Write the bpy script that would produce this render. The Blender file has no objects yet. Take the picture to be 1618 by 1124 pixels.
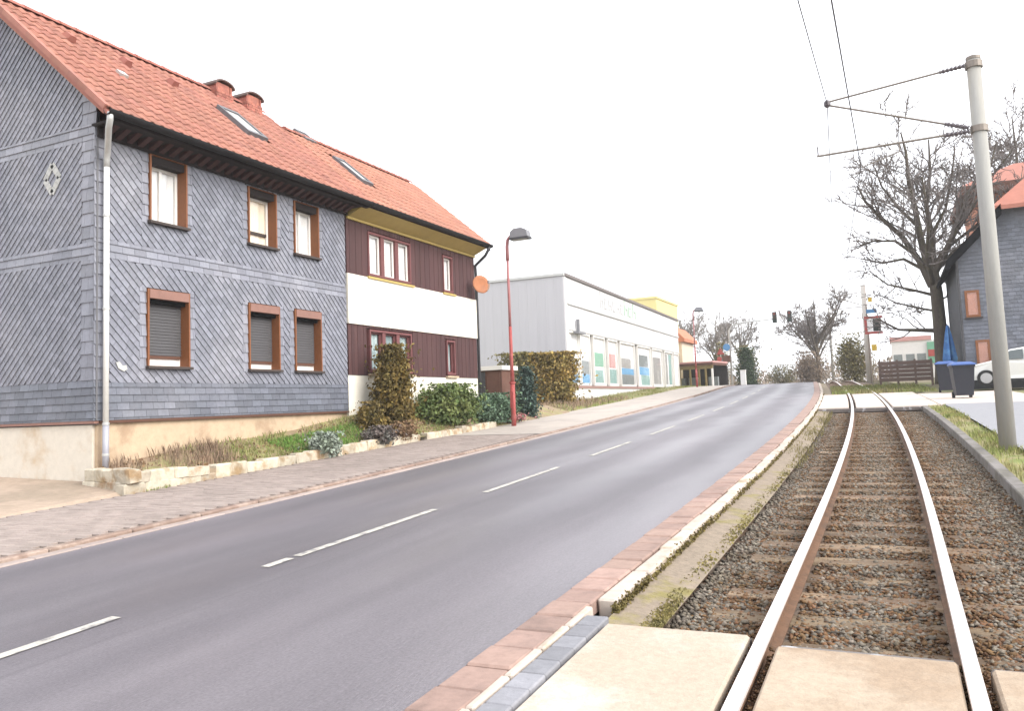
import bpy, bmesh, math, random
import numpy as np
from mathutils import Vector, Matrix

random.seed(7); RNG = np.random.default_rng(11)
sc = bpy.context.scene
COL = sc.collection

# ------------------------------------------------------------------ camera
F_PX, YAW, PITCH, ROLL, EYE = 1280.0, 25.5, 4.86, 2.2, 1.535
yw, pt, rl = (math.radians(a) for a in (YAW, PITCH, ROLL))
fwd = Vector((-math.sin(yw)*math.cos(pt), math.cos(yw)*math.cos(pt), math.sin(pt)))
rgt0 = Vector((math.cos(yw), math.sin(yw), 0)); up0 = rgt0.cross(fwd)
rgt = math.cos(rl)*rgt0 - math.sin(rl)*up0
upv = math.sin(rl)*rgt0 + math.cos(rl)*up0
cam_d = bpy.data.cameras.new('camera'); cam = bpy.data.objects.new('camera', cam_d); COL.objects.link(cam)
cam.matrix_world = Matrix(((rgt.x, upv.x, -fwd.x, 0), (rgt.y, upv.y, -fwd.y, 0), (rgt.z, upv.z, -fwd.z, EYE), (0, 0, 0, 1)))
cam_d.sensor_fit = 'HORIZONTAL'; cam_d.sensor_width = 36.0
cam_d.lens = F_PX/1618.0*36.0
cam_d.shift_x = 12.0/1618.0; cam_d.shift_y = -32.0/1618.0
cam_d.clip_start = 0.05; cam_d.clip_end = 3000
sc.camera = cam

# ------------------------------------------------------------------ sky, sun, exposure
SUN_EL, SUN_AZ = math.radians(33), math.radians(97)      # azimuth from +Y clockwise: from the right of the road
world = bpy.data.worlds.new('World'); sc.world = world; world.use_nodes = True
wn = world.node_tree.nodes; wl = world.node_tree.links
bg = wn['Background']; bg.inputs['Strength'].default_value = 0.1
sky = wn.new('ShaderNodeTexSky'); sky.sky_type = 'NISHITA'; sky.sun_disc = False
sky.sun_elevation = SUN_EL; sky.sun_rotation = SUN_AZ; sky.air_density = 1.0; sky.dust_density = 3.0
mixw = wn.new('ShaderNodeMix'); mixw.data_type = 'RGBA'; mixw.inputs['Factor'].default_value = 0.88
mixw.inputs['B'].default_value = (7.4, 7.5, 7.8, 1)        # even white cloud cover over the sky
wl.new(sky.outputs[0], mixw.inputs['A']); wl.new(mixw.outputs['Result'], bg.inputs['Color'])
sun_d = bpy.data.lights.new('sun', 'SUN'); sun_d.energy = 1.5; sun_d.angle = math.radians(40); sun_d.color = (1, .96, .9)
sun = bpy.data.objects.new('sun', sun_d); COL.objects.link(sun)
sdir = Vector((math.sin(SUN_AZ)*math.cos(SUN_EL), math.cos(SUN_AZ)*math.cos(SUN_EL), math.sin(SUN_EL)))
sun.rotation_euler = (-sdir).to_track_quat('-Z', 'Y').to_euler()
sc.view_settings.view_transform = 'Standard'; sc.view_settings.look = 'None'
sc.view_settings.gamma = 1.0; sc.view_settings.use_curve_mapping = False
sc.view_settings.exposure = 1.55

# ------------------------------------------------------------------ terrain profile
def _mk():
    ys = np.arange(-80, 1200.1, 0.5); s = np.where(ys < -25, 0.0, np.where(ys < 52, .038, np.clip(.038-(ys-52)*.002, -.008, .038)))
    s = np.where(ys > 260, 0.0, s)
    z = np.concatenate([[0], np.cumsum((s[1:]+s[:-1])*.25)]); z -= np.interp(0, ys, z)
    return ys, z
_YS, _ZS = _mk()
def zr(Y): return float(np.interp(Y, _YS, _ZS))
def lat(Y):
    if Y < 7: return 0.0
    if Y < 46: return -.0011*(Y-7)**2
    return -.0011*39**2 - .0858*(Y-46)
def P(x, Y, dz=0.0): return Vector((x+lat(Y), Y, zr(Y)+dz))
def heading(Y): return math.atan2(-(lat(Y+.5)-lat(Y-.5)), 1.0)
def gradient(Y): return zr(Y+.5)-zr(Y-.5)

# ------------------------------------------------------------------ materials
MATS = {}
def mat(name, col, rough=.85, var=.12, scale=6.0, col2=None, c2scale=1.5, c2lo=.45, c2hi=.62, bump=.0, bscale=40.0, metal=0.0, spec=.35, isl=0.0,
        stretch=(1, 1, 1), coat=0.0, em=None, trans=False):
    """procedural material: base colour, fine value noise, optional second colour in broad patches, bump, per-piece variation"""
    m = bpy.data.materials.new(name); m.use_nodes = True; nt = m.node_tree; N = nt.nodes; L = nt.links
    b = N['Principled BSDF']; b.inputs['Roughness'].default_value = rough; b.inputs['Metallic'].default_value = metal
    b.inputs['Specular IOR Level'].default_value = spec
    if coat: b.inputs['Coat Weight'].default_value = coat; b.inputs['Coat Roughness'].default_value = .05
    tc = N.new('ShaderNodeTexCoord'); mp = N.new('ShaderNodeMapping'); mp.inputs['Scale'].default_value = stretch
    g = N.new('ShaderNodeNewGeometry')
    L.new(g.outputs['Position'], mp.inputs['Vector'])
    n1 = N.new('ShaderNodeTexNoise'); n1.inputs['Scale'].default_value = scale; n1.inputs['Detail'].default_value = 6; n1.inputs['Roughness'].default_value = .65
    L.new(mp.outputs[0], n1.inputs['Vector'])
    cur = None
    if col2 is not None:
        n2 = N.new('ShaderNodeTexNoise'); n2.inputs['Scale'].default_value = c2scale; n2.inputs['Detail'].default_value = 7; n2.inputs['Roughness'].default_value = .62
        L.new(mp.outputs[0], n2.inputs['Vector'])
        r = N.new('ShaderNodeMapRange'); r.inputs['From Min'].default_value = c2lo; r.inputs['From Max'].default_value = c2hi; r.interpolation_type = 'SMOOTHSTEP'
        L.new(n2.outputs['Fac'], r.inputs['Value'])
        mx = N.new('ShaderNodeMix'); mx.data_type = 'RGBA'; mx.inputs['A'].default_value = (*col, 1); mx.inputs['B'].default_value = (*col2, 1)
        L.new(r.outputs[0], mx.inputs['Factor']); cur = mx.outputs['Result']
    hs = N.new('ShaderNodeHueSaturation')
    if cur is None: hs.inputs['Color'].default_value = (*col, 1)
    else: L.new(cur, hs.inputs['Color'])
    vr = N.new('ShaderNodeMapRange'); vr.inputs['From Min'].default_value = .25; vr.inputs['From Max'].default_value = .75
    vr.inputs['To Min'].default_value = 1-var; vr.inputs['To Max'].default_value = 1+var
    L.new(n1.outputs['Fac'], vr.inputs['Value']); val = vr.outputs[0]
    if isl:
        oi = N.new('ShaderNodeObjectInfo'); ad = N.new('ShaderNodeMath'); ad.operation = 'ADD'
        L.new(oi.outputs['Random'], ad.inputs[0]); L.new(g.outputs['Random Per Island'], ad.inputs[1])
        fr = N.new('ShaderNodeMath'); fr.operation = 'FRACT'; L.new(ad.outputs[0], fr.inputs[0])
        ir = N.new('ShaderNodeMapRange'); ir.inputs['To Min'].default_value = 1-isl; ir.inputs['To Max'].default_value = 1+isl
        L.new(fr.outputs[0], ir.inputs['Value'])
        mu = N.new('ShaderNodeMath'); mu.operation = 'MULTIPLY'; L.new(val, mu.inputs[0]); L.new(ir.outputs[0], mu.inputs[1]); val = mu.outputs[0]
        hr = N.new('ShaderNodeMapRange'); hr.inputs['To Min'].default_value = .5-.026*isl; hr.inputs['To Max'].default_value = .5+.026*isl
        sw = N.new('ShaderNodeMath'); sw.operation = 'MULTIPLY'; sw.inputs[1].default_value = 7.31; L.new(fr.outputs[0], sw.inputs[0])
        f2 = N.new('ShaderNodeMath'); f2.operation = 'FRACT'; L.new(sw.outputs[0], f2.inputs[0]); L.new(f2.outputs[0], hr.inputs['Value'])
        L.new(hr.outputs[0], hs.inputs['Hue'])
    L.new(val, hs.inputs['Value']); L.new(hs.outputs[0], b.inputs['Base Color'])
    if bump:
        n3 = N.new('ShaderNodeTexNoise'); n3.inputs['Scale'].default_value = bscale; n3.inputs['Detail'].default_value = 5; L.new(mp.outputs[0], n3.inputs['Vector'])
        bp = N.new('ShaderNodeBump'); bp.inputs['Strength'].default_value = bump; bp.inputs['Distance'].default_value = .02
        L.new(n3.outputs['Fac'], bp.inputs['Height']); L.new(bp.outputs[0], b.inputs['Normal'])
    if em is not None:
        b.inputs['Emission Color'].default_value = (*em[:3], 1); b.inputs['Emission Strength'].default_value = em[3]
    if trans:
        b.inputs['Subsurface Weight'].default_value = 0.0
    MATS[name] = m
    return m

mat('asphalt', (0.102, 0.092, 0.103), .55, .14, 90, (0.137, 0.124, 0.136), .8, .38, .66, bump=.2, bscale=160, stretch=(1, .10, 1), spec=.5)
mat('line_paint', (.43, .41, .365), .7, .2, 40, (.19, .18, .18), 7, .47, .66)
mat('paver', (0.286, 0.235, 0.210), .9, .12, 30, (0.252, 0.207, 0.184), 1.1, .45, .65, bump=.2, isl=.12)
mat('pavement_bed', (0.216, 0.180, 0.160), .95, .15, 14, (0.264, 0.224, 0.200), .8)
mat('kerb_red', (.215, .150, .120), .85, .18, 12, (.30, .23, .19), 3, isl=.12)
mat('gutter_pale', (0.323, 0.264, 0.238), .85, .15, 12, isl=.1)
mat('strip_red', (.30, .205, .17), .85, .16, 14, (.23, .16, .135), 3, .45, .7, isl=.13, bump=.15)
mat('kerb_white', (0.450, 0.387, 0.333), .85, .12, 10, (0.306, 0.243, 0.162), 3, .5, .72, isl=.08, bump=.15)
mat('moss_strip', (.23, .185, .14), .95, .25, 12, (.20, .17, .065), 2.2, .5, .66, bump=.5, bscale=30)
mat('ballast_bed', (0.131, 0.085, 0.058), .95, .35, 30, (0.174, 0.140, 0.112), 1.6, .45, .6, bump=.8, bscale=45)
mat('ballast_grey', (0.168, 0.145, 0.117), .9, .25, 20, (0.124, 0.100, 0.073), 3, isl=.42)
mat('ballast_rust', (0.142, 0.079, 0.039), .92, .25, 20, (0.115, 0.068, 0.035), 3, isl=.4)
mat('sleeper', (0.131, 0.089, 0.058), .9, .25, 20, (0.235, 0.170, 0.108), 4, .46, .64, bump=.4, isl=.25, stretch=(.3, 1, 1))
mat('rail_rust', (0.149, 0.082, 0.048), .8, .25, 15, (0.099, 0.059, 0.038), 5, bump=.2)
mat('rail_steel', (.80, .73, .70), .42, .1, 30, metal=.75, spec=.5, stretch=(1, .05, 1))
mat('slab', (0.392, 0.324, 0.254), .85, .14, 22, (0.490, 0.453, 0.407), 1.1, .4, .66, bump=.3, bscale=60)
mat('slab_tan', (0.306, 0.228, 0.160), .85, .15, 22, (0.388, 0.313, 0.237), 1.6, .4, .66, bump=.3, bscale=60)
mat('slab_edge', (.16, .14, .13), .5, .2, 20, (.42, .42, .43), 7, .55, .66, metal=.3)
mat('sett', (0.218, 0.218, 0.236), .8, .15, 15, isl=.2, bump=.2)
mat('far_slab', (0.527, 0.451, 0.391), .85, .1, 5, isl=.05)
mat('ground', (.20, .165, .11), .95, .2, 4, (.16, .17, .065), .35, .42, .6, bump=.4, bscale=12)
mat('drive', (0.371, 0.287, 0.221), .95, .16, 9, (0.280, 0.221, 0.166), .7, .42, .66, bump=.35, bscale=50)
mat('garden_soil', (.25, .18, .12), .95, .25, 8, (.24, .22, .095), 1.3, .42, .6, bump=.6, bscale=25)
mat('verge', (.26, .22, .115), .95, .25, 6, (.16, .19, .05), 1.1, .42, .6, bump=.6, bscale=25)
mat('path_grey', (.25, .25, .265), .9, .12, 10)
mat('kerb_grey', (.19, .175, .165), .9, .15, 10, (.13, .12, .10), 2, isl=.1)
mat('slate_dark', (0.112, 0.121, 0.148), .5, .16, 18, (0.157, 0.162, 0.188), .6, .45, .7, isl=.2, spec=.5)
mat('slate', (0.186, 0.192, 0.228), .5, .14, 18, (0.236, 0.237, 0.268), .6, .45, .7, isl=.17, spec=.5)
mat('slate_back', (0.051, 0.053, 0.060), .8, .1, 18)
mat('slate_pale', (.40, .40, .385), .7, .12, 18, isl=.1)
mat('plinth_white', (.60, .55, .47), .9, .07, 9, (.5, .39, .27), 1.3, .5, .72, bump=.15)
mat('plinth_cream', (.47, .36, .25), .9, .12, 7, (.34, .24, .16), 1.6, .48, .68, bump=.15)
mat('render_white', (.74, .70, .61), .9, .03, 3, bump=.06)
mat('garden_stone', (.46, .41, .325), .9, .22, 7, (.30, .205, .115), 2.6, .46, .66, bump=.4, bscale=20, isl=.2)
mat('mortar', (.26, .20, .135), .95, .15, 12)
mat('tile', (0.309, 0.132, 0.096), .72, .12, 8, (0.272, 0.121, 0.093), .8, .45, .68, isl=.15)
mat('tile_pale', (0.360, 0.166, 0.115), .72, .10, 8, (0.328, 0.154, 0.112), .8, .45, .68, isl=.12)
mat('tile_far', (.33, .135, .095), .75, .15, 3, isl=.1)
mat('ridge_tile', (.30, .115, .088), .75, .15, 6, isl=.12)
mat('gutter_black', (.012, .011, .012), .6, .1, 6, spec=.25)
mat('matt_black', (.007, .007, .008), .95, .1, 6, spec=.1)
mat('corbel', (.060, .030, .030), .8, .2, 6)
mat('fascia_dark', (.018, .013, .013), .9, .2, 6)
mat('soffit_yellow', (.44, .33, .115), .8, .08, 4)
mat('board_brown', (.068, .030, .030), .65, .14, 5, isl=.16, stretch=(6, 6, .6))
mat('board_backing', (.03, .016, .016), .9)
mat('wood_orange', (.20, .075, .028), .55, .2, 10, stretch=(6, 6, 1))
mat('wood_brown', (.10, .046, .030), .6, .2, 8, stretch=(6, 6, 1))
mat('wood_pinkbrown', (.23, .125, .10), .7, .12, 8)
mat('sill_dark', (.05, .038, .034), .6, .1, 6)
mat('frame_white', (.72, .70, .67), .5, .03, 6)
mat('frame_red', (.15, .055, .055), .6, .1, 6)
mat('shutter', (0.074, 0.072, 0.076), .6, .08, 5, isl=.05)
mat('curtain', (.78, .78, .77), .9, .06, 3, (.62, .62, .63), 6, .5, .65, stretch=(1, 3, .25))
mat('curtain_cream', (.80, .70, .56), .9, .04, 3)
mat('curtain_blue', (.46, .56, .56), .9, .15, 3, (.26, .34, .35), 4, .4, .6, stretch=(1, 3, .35))
mat('curtain_grey', (.115, .108, .118), .9, .15, 3, (.18, .168, .182), 4, .4, .6, stretch=(1, 4, .5))
mat('zinc', (.45, .45, .44), .45, .08, 6, metal=.35)
mat('pipe_white', (.66, .66, .64), .45, .05, 6)
mat('pipe_grey', (.33, .33, .37), .5, .08, 6, metal=.2)
mat('brick_chimney', (.36, .135, .10), .9, .2, 14, (.26, .1, .08), 5, isl=.15)
mat('chimney_cap', (.12, .085, .075), .7, .15, 8)
mat('lead', (.13, .13, .14), .6, .1, 6)
mat('orange_dish', (.40, .16, .075), .7, .12, 9, (.33, .145, .08), 4, .45, .65)
mat('metal_red', (.32, .065, .06), .6, .18, 9, (.36, .12, .11), 3, .5, .66)
mat('metal_redpale', (.34, .15, .15), .6, .15, 9, (.30, .11, .11), 3, .5, .66)
mat('lamp_grey', (.20, .20, .215), .5, .1, 6)
mat('lamp_dark', (.05, .05, .055), .5, .1, 6)
mat('cladding_grey', (0.423, 0.416, 0.443), .6, .04, 2, isl=.02, stretch=(3, 3, .2))
mat('cladding_white', (.66, .66, .66), .6, .03, 2, isl=.02)
mat('blind_white', (.80, .80, .80), .8, .03, 2)
mat('trim_dark', (.16, .14, .135), .7, .1, 4)
mat('trim_grey', (.46, .46, .455), .7, .1, 4)
mat('brick_sill', (.32, .20, .18), .8, .1, 4)
mat('shop_green', (.16, .36, .24), .6, .1, 4)
mat('shop_blue', (.16, .36, .58), .6, .1, 4)
mat('shop_red', (.50, .27, .25), .6, .1, 4)
mat('shop_grey', (.34, .33, .32), .6, .2, 4)
mat('shop_dark', (.20, .22, .22), .4, .2, 4)
mat('shop_teal', (.24, .38, .36), .6, .2, 4)
mat('letter_grey', (.54, .54, .55), .6, .1, 4)
mat('letter_green', (.42, .55, .45), .6, .1, 4)
mat('yellow_wall', (.62, .54, .25), .9, .04, 3)
mat('cream_wall', (.60, .52, .42), .9, .06, 3)
mat('white_wall', (.68, .66, .64), .9, .05, 3)
mat('brick_orange', (.42, .17, .10), .85, .15, 3)
mat('dark_open', (.03, .025, .022), .9, .2, 3)
mat('beam_brown', (.12, .058, .042), .8, .2, 4)
mat('olive_panel', (.21, .155, .062), .8, .2, 4)
mat('sign_blue', (.08, .22, .42), .5, .05, 4)
mat('sign_red', (.36, .07, .06), .5, .05, 4)
mat('sign_white', (.75, .75, .75), .5, .03, 4)
mat('sign_yellow', (.62, .42, .06), .5, .05, 4)
mat('signal_black', (.018, .022, .018), .5, .1, 4)
mat('signal_lamp_red', (.14, .03, .02), .4, .05, 4)
mat('signal_lamp_amber', (.04, .025, .01), .4, .05, 4)
mat('signal_lamp_green', (.01, .03, .018), .4, .05, 4)
mat('concrete_mast', (0.312, 0.306, 0.288), .85, .08, 10, (0.349, 0.327, 0.284), 1.2, .45, .65, stretch=(2, 2, .3))
mat('mast_pale', (.50, .47, .43), .85, .08, 10)
mat('galv', (.22, .19, .165), .5, .12, 8, metal=.3)
mat('insulator', (.10, .085, .095), .4, .1, 8)
mat('wire', (.10, .095, .11), .5, .05, 8, metal=.3)
mat('bin_body', (.020, .022, .031), .55, .1, 6)
mat('bin_lid', (.055, .11, .30), .5, .1, 6)
mat('rubber', (.02, .02, .02), .8, .1, 6)
mat('car_white', (.72, .72, .70), .3, .02, 3, coat=.6)
mat('car_black', (.022, .022, .024), .4, .1, 5)
mat('rim', (.42, .42, .42), .35, .1, 5, metal=.7)
mat('headlamp', (.55, .57, .58), .15, .05, 5, coat=.5)
mat('parasol_blue', (.06, .17, .42), .8, .12, 4, (.10, .26, .5), 3)
mat('fence_brown', (.145, .098, .082), .85, .2, 5, isl=.2, stretch=(.6, 3, 3))
mat('bark', (.078, .062, .048), .95, .3, 14, (.10, .088, .055), 2, .48, .66, bump=.6, bscale=22, stretch=(2, 2, .5))
mat('twig', (.165, .142, .130), .95, .2, 10)
mat('twig_pale', (.21, .185, .165), .95, .2, 10)
mat('twig_brown', (.215, .165, .12), .95, .2, 10, isl=.2)
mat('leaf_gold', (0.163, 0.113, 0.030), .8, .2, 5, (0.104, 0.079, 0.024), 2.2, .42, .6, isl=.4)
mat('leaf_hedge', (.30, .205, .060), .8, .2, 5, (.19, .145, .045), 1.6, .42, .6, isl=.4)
mat('leaf_dark', (0.079, 0.116, 0.034), .7, .2, 5, (0.159, 0.189, 0.061), 1.8, .45, .62, isl=.4)
mat('leaf_blue', (.105, .165, .105), .75, .2, 5, (.065, .11, .06), 2.2, .45, .62, isl=.35)
mat('leaf_teal', (.045, .075, .062), .75, .2, 5, isl=.35)
mat('leaf_silver', (.27, .31, .26), .8, .2, 5, (.17, .2, .15), 2.5, isl=.35)
mat('leaf_heather', (.13, .105, .095), .85, .25, 6, (.085, .085, .075), 3, isl=.4)
mat('leaf_olive', (.16, .14, .06), .8, .2, 4, isl=.4)
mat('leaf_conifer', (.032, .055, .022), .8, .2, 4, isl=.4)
mat('dead_leaf', (.20, .125, .07), .9, .2, 5, isl=.4)
mat('moss_yellow', (.21, .175, .065), .95, .25, 6, (.16, .14, .06), 2, isl=.3)
mat('grass', (0.227, 0.265, 0.079), .85, .2, 3, (0.324, 0.287, 0.126), .9, .42, .6, isl=.35)
mat('grass_bright', (0.144, 0.288, 0.054), .85, .2, 3, isl=.3)
mat('weeds', (.36, .26, .185), .9, .2, 4, (.30, .21, .145), 2, isl=.35)
def wear_asphalt():
    m = MATS['asphalt']; nt = m.node_tree; N = nt.nodes; L = nt.links; b = N['Principled BSDF']
    uv = N.new('ShaderNodeUVMap'); uv.uv_map = 'along'; sp = N.new('ShaderNodeSeparateXYZ'); L.new(uv.outputs[0], sp.inputs[0])
    nz = N.new('ShaderNodeTexNoise'); nz.inputs['Scale'].default_value = .35; L.new(uv.outputs[0], nz.inputs['Vector'])
    def math_(op, a, bb):
        k = N.new('ShaderNodeMath'); k.operation = op
        for i, q in enumerate((a, bb)):
            if isinstance(q, (int, float)): k.inputs[i].default_value = q
            else: L.new(q, k.inputs[i])
        return k.outputs[0]
    w = math_('ADD', sp.outputs['X'], math_('MULTIPLY', math_('SUBTRACT', nz.outputs['Fac'], .5), .7))
    band = math_('SINE', math_('MULTIPLY', math_('ADD', w, 2.75), 2*math.pi/1.40), 0)      # polished wheel tracks
    tracks = math_('ADD', 1.0, math_('MULTIPLY', band, .055))
    seam = math_('COMPARE', w, -4.62)
    seam.node.inputs[2].default_value = .018
    pn = N.new('ShaderNodeTexNoise'); pn.inputs['Scale'].default_value = 1.0; pn.inputs['Detail'].default_value = 3
    mp = N.new('ShaderNodeMapping'); mp.inputs['Scale'].default_value = (.55, .11, 1); L.new(uv.outputs[0], mp.inputs[0]); L.new(mp.outputs[0], pn.inputs['Vector'])
    pr_ = N.new('ShaderNodeMapRange'); pr_.inputs['From Min'].default_value = .38; pr_.inputs['From Max'].default_value = .62; pr_.inputs['To Min'].default_value = .88; pr_.inputs['To Max'].default_value = 1.12; L.new(pn.outputs['Fac'], pr_.inputs['Value'])
    sp2 = N.new('ShaderNodeTexNoise'); sp2.inputs['Scale'].default_value = 55; sp2.inputs['Detail'].default_value = 2; L.new(uv.outputs[0], sp2.inputs['Vector'])
    sr = N.new('ShaderNodeMapRange'); sr.inputs['From Min'].default_value = .3; sr.inputs['From Max'].default_value = .75; sr.inputs['To Min'].default_value = .84; sr.inputs['To Max'].default_value = 1.22; L.new(sp2.outputs['Fac'], sr.inputs['Value'])
    tot = math_('MULTIPLY', math_('MULTIPLY', math_('MULTIPLY', tracks, pr_.outputs[0]), sr.outputs[0]), math_('SUBTRACT', 1.0, math_('MULTIPLY', seam, .10)))
    hs = N.new('ShaderNodeHueSaturation'); src = b.inputs['Base Color'].links[0].from_socket; L.new(src, hs.inputs['Color']); L.new(tot, hs.inputs['Value']); L.new(hs.outputs[0], b.inputs['Base Color'])
    rg = N.new('ShaderNodeMapRange'); rg.inputs['From Min'].default_value = -1; rg.inputs['From Max'].default_value = 1; rg.inputs['To Min'].default_value = .56; rg.inputs['To Max'].default_value = .40; L.new(band, rg.inputs['Value']); L.new(rg.outputs[0], b.inputs['Roughness'])
wear_asphalt()
def glass(name, tint, rough=.04):
    m = mat(name, tint, rough, .04, 3, spec=.9); m.node_tree.nodes['Principled BSDF'].inputs['IOR'].default_value = 1.6
    return m
glass('glass_dark', (.035, .04, .045)); glass('glass_car', (.03, .045, .045))
def clear_glass(name, k1=.45, k0=.05):
    m = bpy.data.materials.new(name); m.use_nodes = True; nt = m.node_tree; nt.nodes.clear()
    o = nt.nodes.new('ShaderNodeOutputMaterial'); mx = nt.nodes.new('ShaderNodeMixShader'); t = nt.nodes.new('ShaderNodeBsdfTransparent')
    gl = nt.nodes.new('ShaderNodeBsdfGlossy'); gl.inputs['Roughness'].default_value = .02
    lw_ = nt.nodes.new('ShaderNodeLayerWeight'); lw_.inputs['Blend'].default_value = .5
    pw = nt.nodes.new('ShaderNodeMath'); pw.operation = 'POWER'; pw.inputs[1].default_value = 4.0
    fr = nt.nodes.new('ShaderNodeMath'); fr.operation = 'MULTIPLY_ADD'; fr.inputs[1].default_value = k1; fr.inputs[2].default_value = k0
    nt.links.new(lw_.outputs['Facing'], pw.inputs[0]); nt.links.new(pw.outputs[0], fr.inputs[0])
    nt.links.new(fr.outputs[0], mx.inputs[0]); nt.links.new(t.outputs[0], mx.inputs[1]); nt.links.new(gl.outputs[0], mx.inputs[2]); nt.links.new(mx.outputs[0], o.inputs[0])
    MATS[name] = m
clear_glass('glass'); clear_glass('glass_soft', .12, .03)

# ------------------------------------------------------------------ mesh helpers
def link(o, parent=None):
    COL.objects.link(o)
    if parent is not None: o.parent = parent
    return o
def tag(o, label=None, cat=None, group=None, kind=None):
    if label: o['label'] = label
    if cat: o['category'] = cat
    if group: o['group'] = group
    if kind: o['kind'] = kind
    return o
def empty(name, loc=(0, 0, 0), rz=0.0, label=None, cat=None, group=None, kind=None):
    o = bpy.data.objects.new(name, None); o.location = loc; o.rotation_euler = (0, 0, rz); link(o)
    return tag(o, label, cat, group, kind)
def raw(name, verts, faces, material, parent=None, smooth=False):
    me = bpy.data.meshes.new(name); me.from_pydata([tuple(v) for v in verts], [], faces); me.materials.append(MATS[material])
    if smooth: me.polygons.foreach_set('use_smooth', [True]*len(me.polygons))
    me.update()
    return link(bpy.data.objects.new(name, me), parent)
def raw_np(name, V, nper, material, parent=None):
    """V (n, nper, 3): n separate polygons"""
    n = V.shape[0]; me = bpy.data.meshes.new(name)
    me.vertices.add(n*nper); me.vertices.foreach_set('co', V.reshape(-1).astype(np.float32))
    me.loops.add(n*nper); me.loops.foreach_set('vertex_index', np.arange(n*nper, dtype=np.int32))
    me.polygons.add(n); me.polygons.foreach_set('loop_start', np.arange(0, n*nper, nper, dtype=np.int32))
    me.polygons.foreach_set('loop_total', np.full(n, nper, dtype=np.int32))
    me.materials.append(MATS[material]); me.update(calc_edges=True); me.validate()
    return link(bpy.data.objects.new(name, me), parent)
def raw_idx(name, V, T, material, parent=None, smooth=False):
    """V (n,3), T (m,3) triangles, numpy"""
    me = bpy.data.meshes.new(name); m = len(T)
    me.vertices.add(len(V)); me.vertices.foreach_set('co', np.asarray(V, np.float32).reshape(-1))
    me.loops.add(m*3); me.loops.foreach_set('vertex_index', np.asarray(T, np.int32).reshape(-1))
    me.polygons.add(m); me.polygons.foreach_set('loop_start', np.arange(0, m*3, 3, dtype=np.int32)); me.polygons.foreach_set('loop_total', np.full(m, 3, dtype=np.int32))
    if smooth: me.polygons.foreach_set('use_smooth', np.ones(m, bool))
    me.materials.append(MATS[material]); me.update(calc_edges=True)
    return link(bpy.data.objects.new(name, me), parent)

class MB:
    def __init__(s): s.v = []; s.f = []
    def add(s, vs, fs):
        o = len(s.v); s.v += [tuple(v) for v in vs]; s.f += [tuple(i+o for i in f) for f in fs]; return s
    def box(s, x0, y0, z0, x1, y1, z1):
        return s.hexa([(x0, y0, z0), (x1, y0, z0), (x1, y1, z0), (x0, y1, z0), (x0, y0, z1), (x1, y0, z1), (x1, y1, z1), (x0, y1, z1)])
    def hexa(s, vs): return s.add(vs, [(0, 3, 2, 1), (4, 5, 6, 7), (0, 1, 5, 4), (1, 2, 6, 5), (2, 3, 7, 6), (3, 0, 4, 7)])
    def obox(s, c, ax, ay, az):
        c, ax, ay, az = Vector(c), Vector(ax), Vector(ay), Vector(az)
        return s.hexa([c-ax-ay-az, c+ax-ay-az, c+ax+ay-az, c-ax+ay-az, c-ax-ay+az, c+ax-ay+az, c+ax+ay+az, c-ax+ay+az])
    def path(s, pts, rad, n=8, cap=True):
        pts = [Vector(p) for p in pts]; k = len(pts); rings = []
        if not hasattr(rad, '__len__'): rad = [rad]*k
        ref = None
        for i, p in enumerate(pts):
            d = (pts[min(i+1, k-1)]-pts[max(i-1, 0)]).normalized()
            if ref is None: ref = d.orthogonal().normalized()
            a = (ref-d*ref.dot(d)); a = a.normalized() if a.length > 1e-6 else d.orthogonal().normalized(); ref = a; b = d.cross(a)
            rings.append([p+(a*math.cos(2*math.pi*j/n)+b*math.sin(2*math.pi*j/n))*rad[i] for j in range(n)])
        o = len(s.v)
        for r in rings: s.v += [tuple(v) for v in r]
        for i in range(k-1):
            for j in range(n): s.f.append((o+i*n+j, o+i*n+(j+1) % n, o+(i+1)*n+(j+1) % n, o+(i+1)*n+j))
        if cap: s.f.append(tuple(o+j for j in reversed(range(n)))); s.f.append(tuple(o+(k-1)*n+j for j in range(n)))
        return s
    def prism(s, poly, ext):
        ext = Vector(ext); n = len(poly); a = [Vector(p) for p in poly]
        return s.add(a+[p+ext for p in a], [tuple(reversed(range(n))), tuple(range(n, 2*n))]+[(i, (i+1) % n, n+(i+1) % n, n+i) for i in range(n)])
    def lathe(s, prof, c=(0, 0, 0), n=16):
        o = len(s.v); c = Vector(c)
        for r, z in prof:
            for j in range(n): s.v.append((c.x+r*math.cos(2*math.pi*j/n), c.y+r*math.sin(2*math.pi*j/n), c.z+z))
        for i in range(len(prof)-1):
            for j in range(n): s.f.append((o+i*n+j, o+i*n+(j+1) % n, o+(i+1)*n+(j+1) % n, o+(i+1)*n+j))
        s.f.append(tuple(o+j for j in reversed(range(n)))); s.f.append(tuple(o+(len(prof)-1)*n+j for j in range(n)))
        return s
    def ring(s, xa, xb, y0, y1, z0, z1, t, tb=None, tt=None):
        """rectangular frame in the YZ plane, one connected piece"""
        tb = t if tb is None else tb; tt = t if tt is None else tt; vs = []
        for x in (xa, xb):
            vs += [(x, y0, z0), (x, y1, z0), (x, y1, z1), (x, y0, z1), (x, y0+t, z0+tb), (x, y1-t, z0+tb), (x, y1-t, z1-tt), (x, y0+t, z1-tt)]
        fs = []
        for i in range(4):
            j = (i+1) % 4; fs += [(i, 4+i, 4+j, j), (8+i, 8+j, 12+j, 12+i), (i, j, 8+j, 8+i), (4+i, 12+i, 12+j, 4+j)]
        return s.add(vs, fs)
    def build(s, name, material, parent=None, smooth=False): return raw(name, s.v, s.f, material, parent, smooth)
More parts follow.
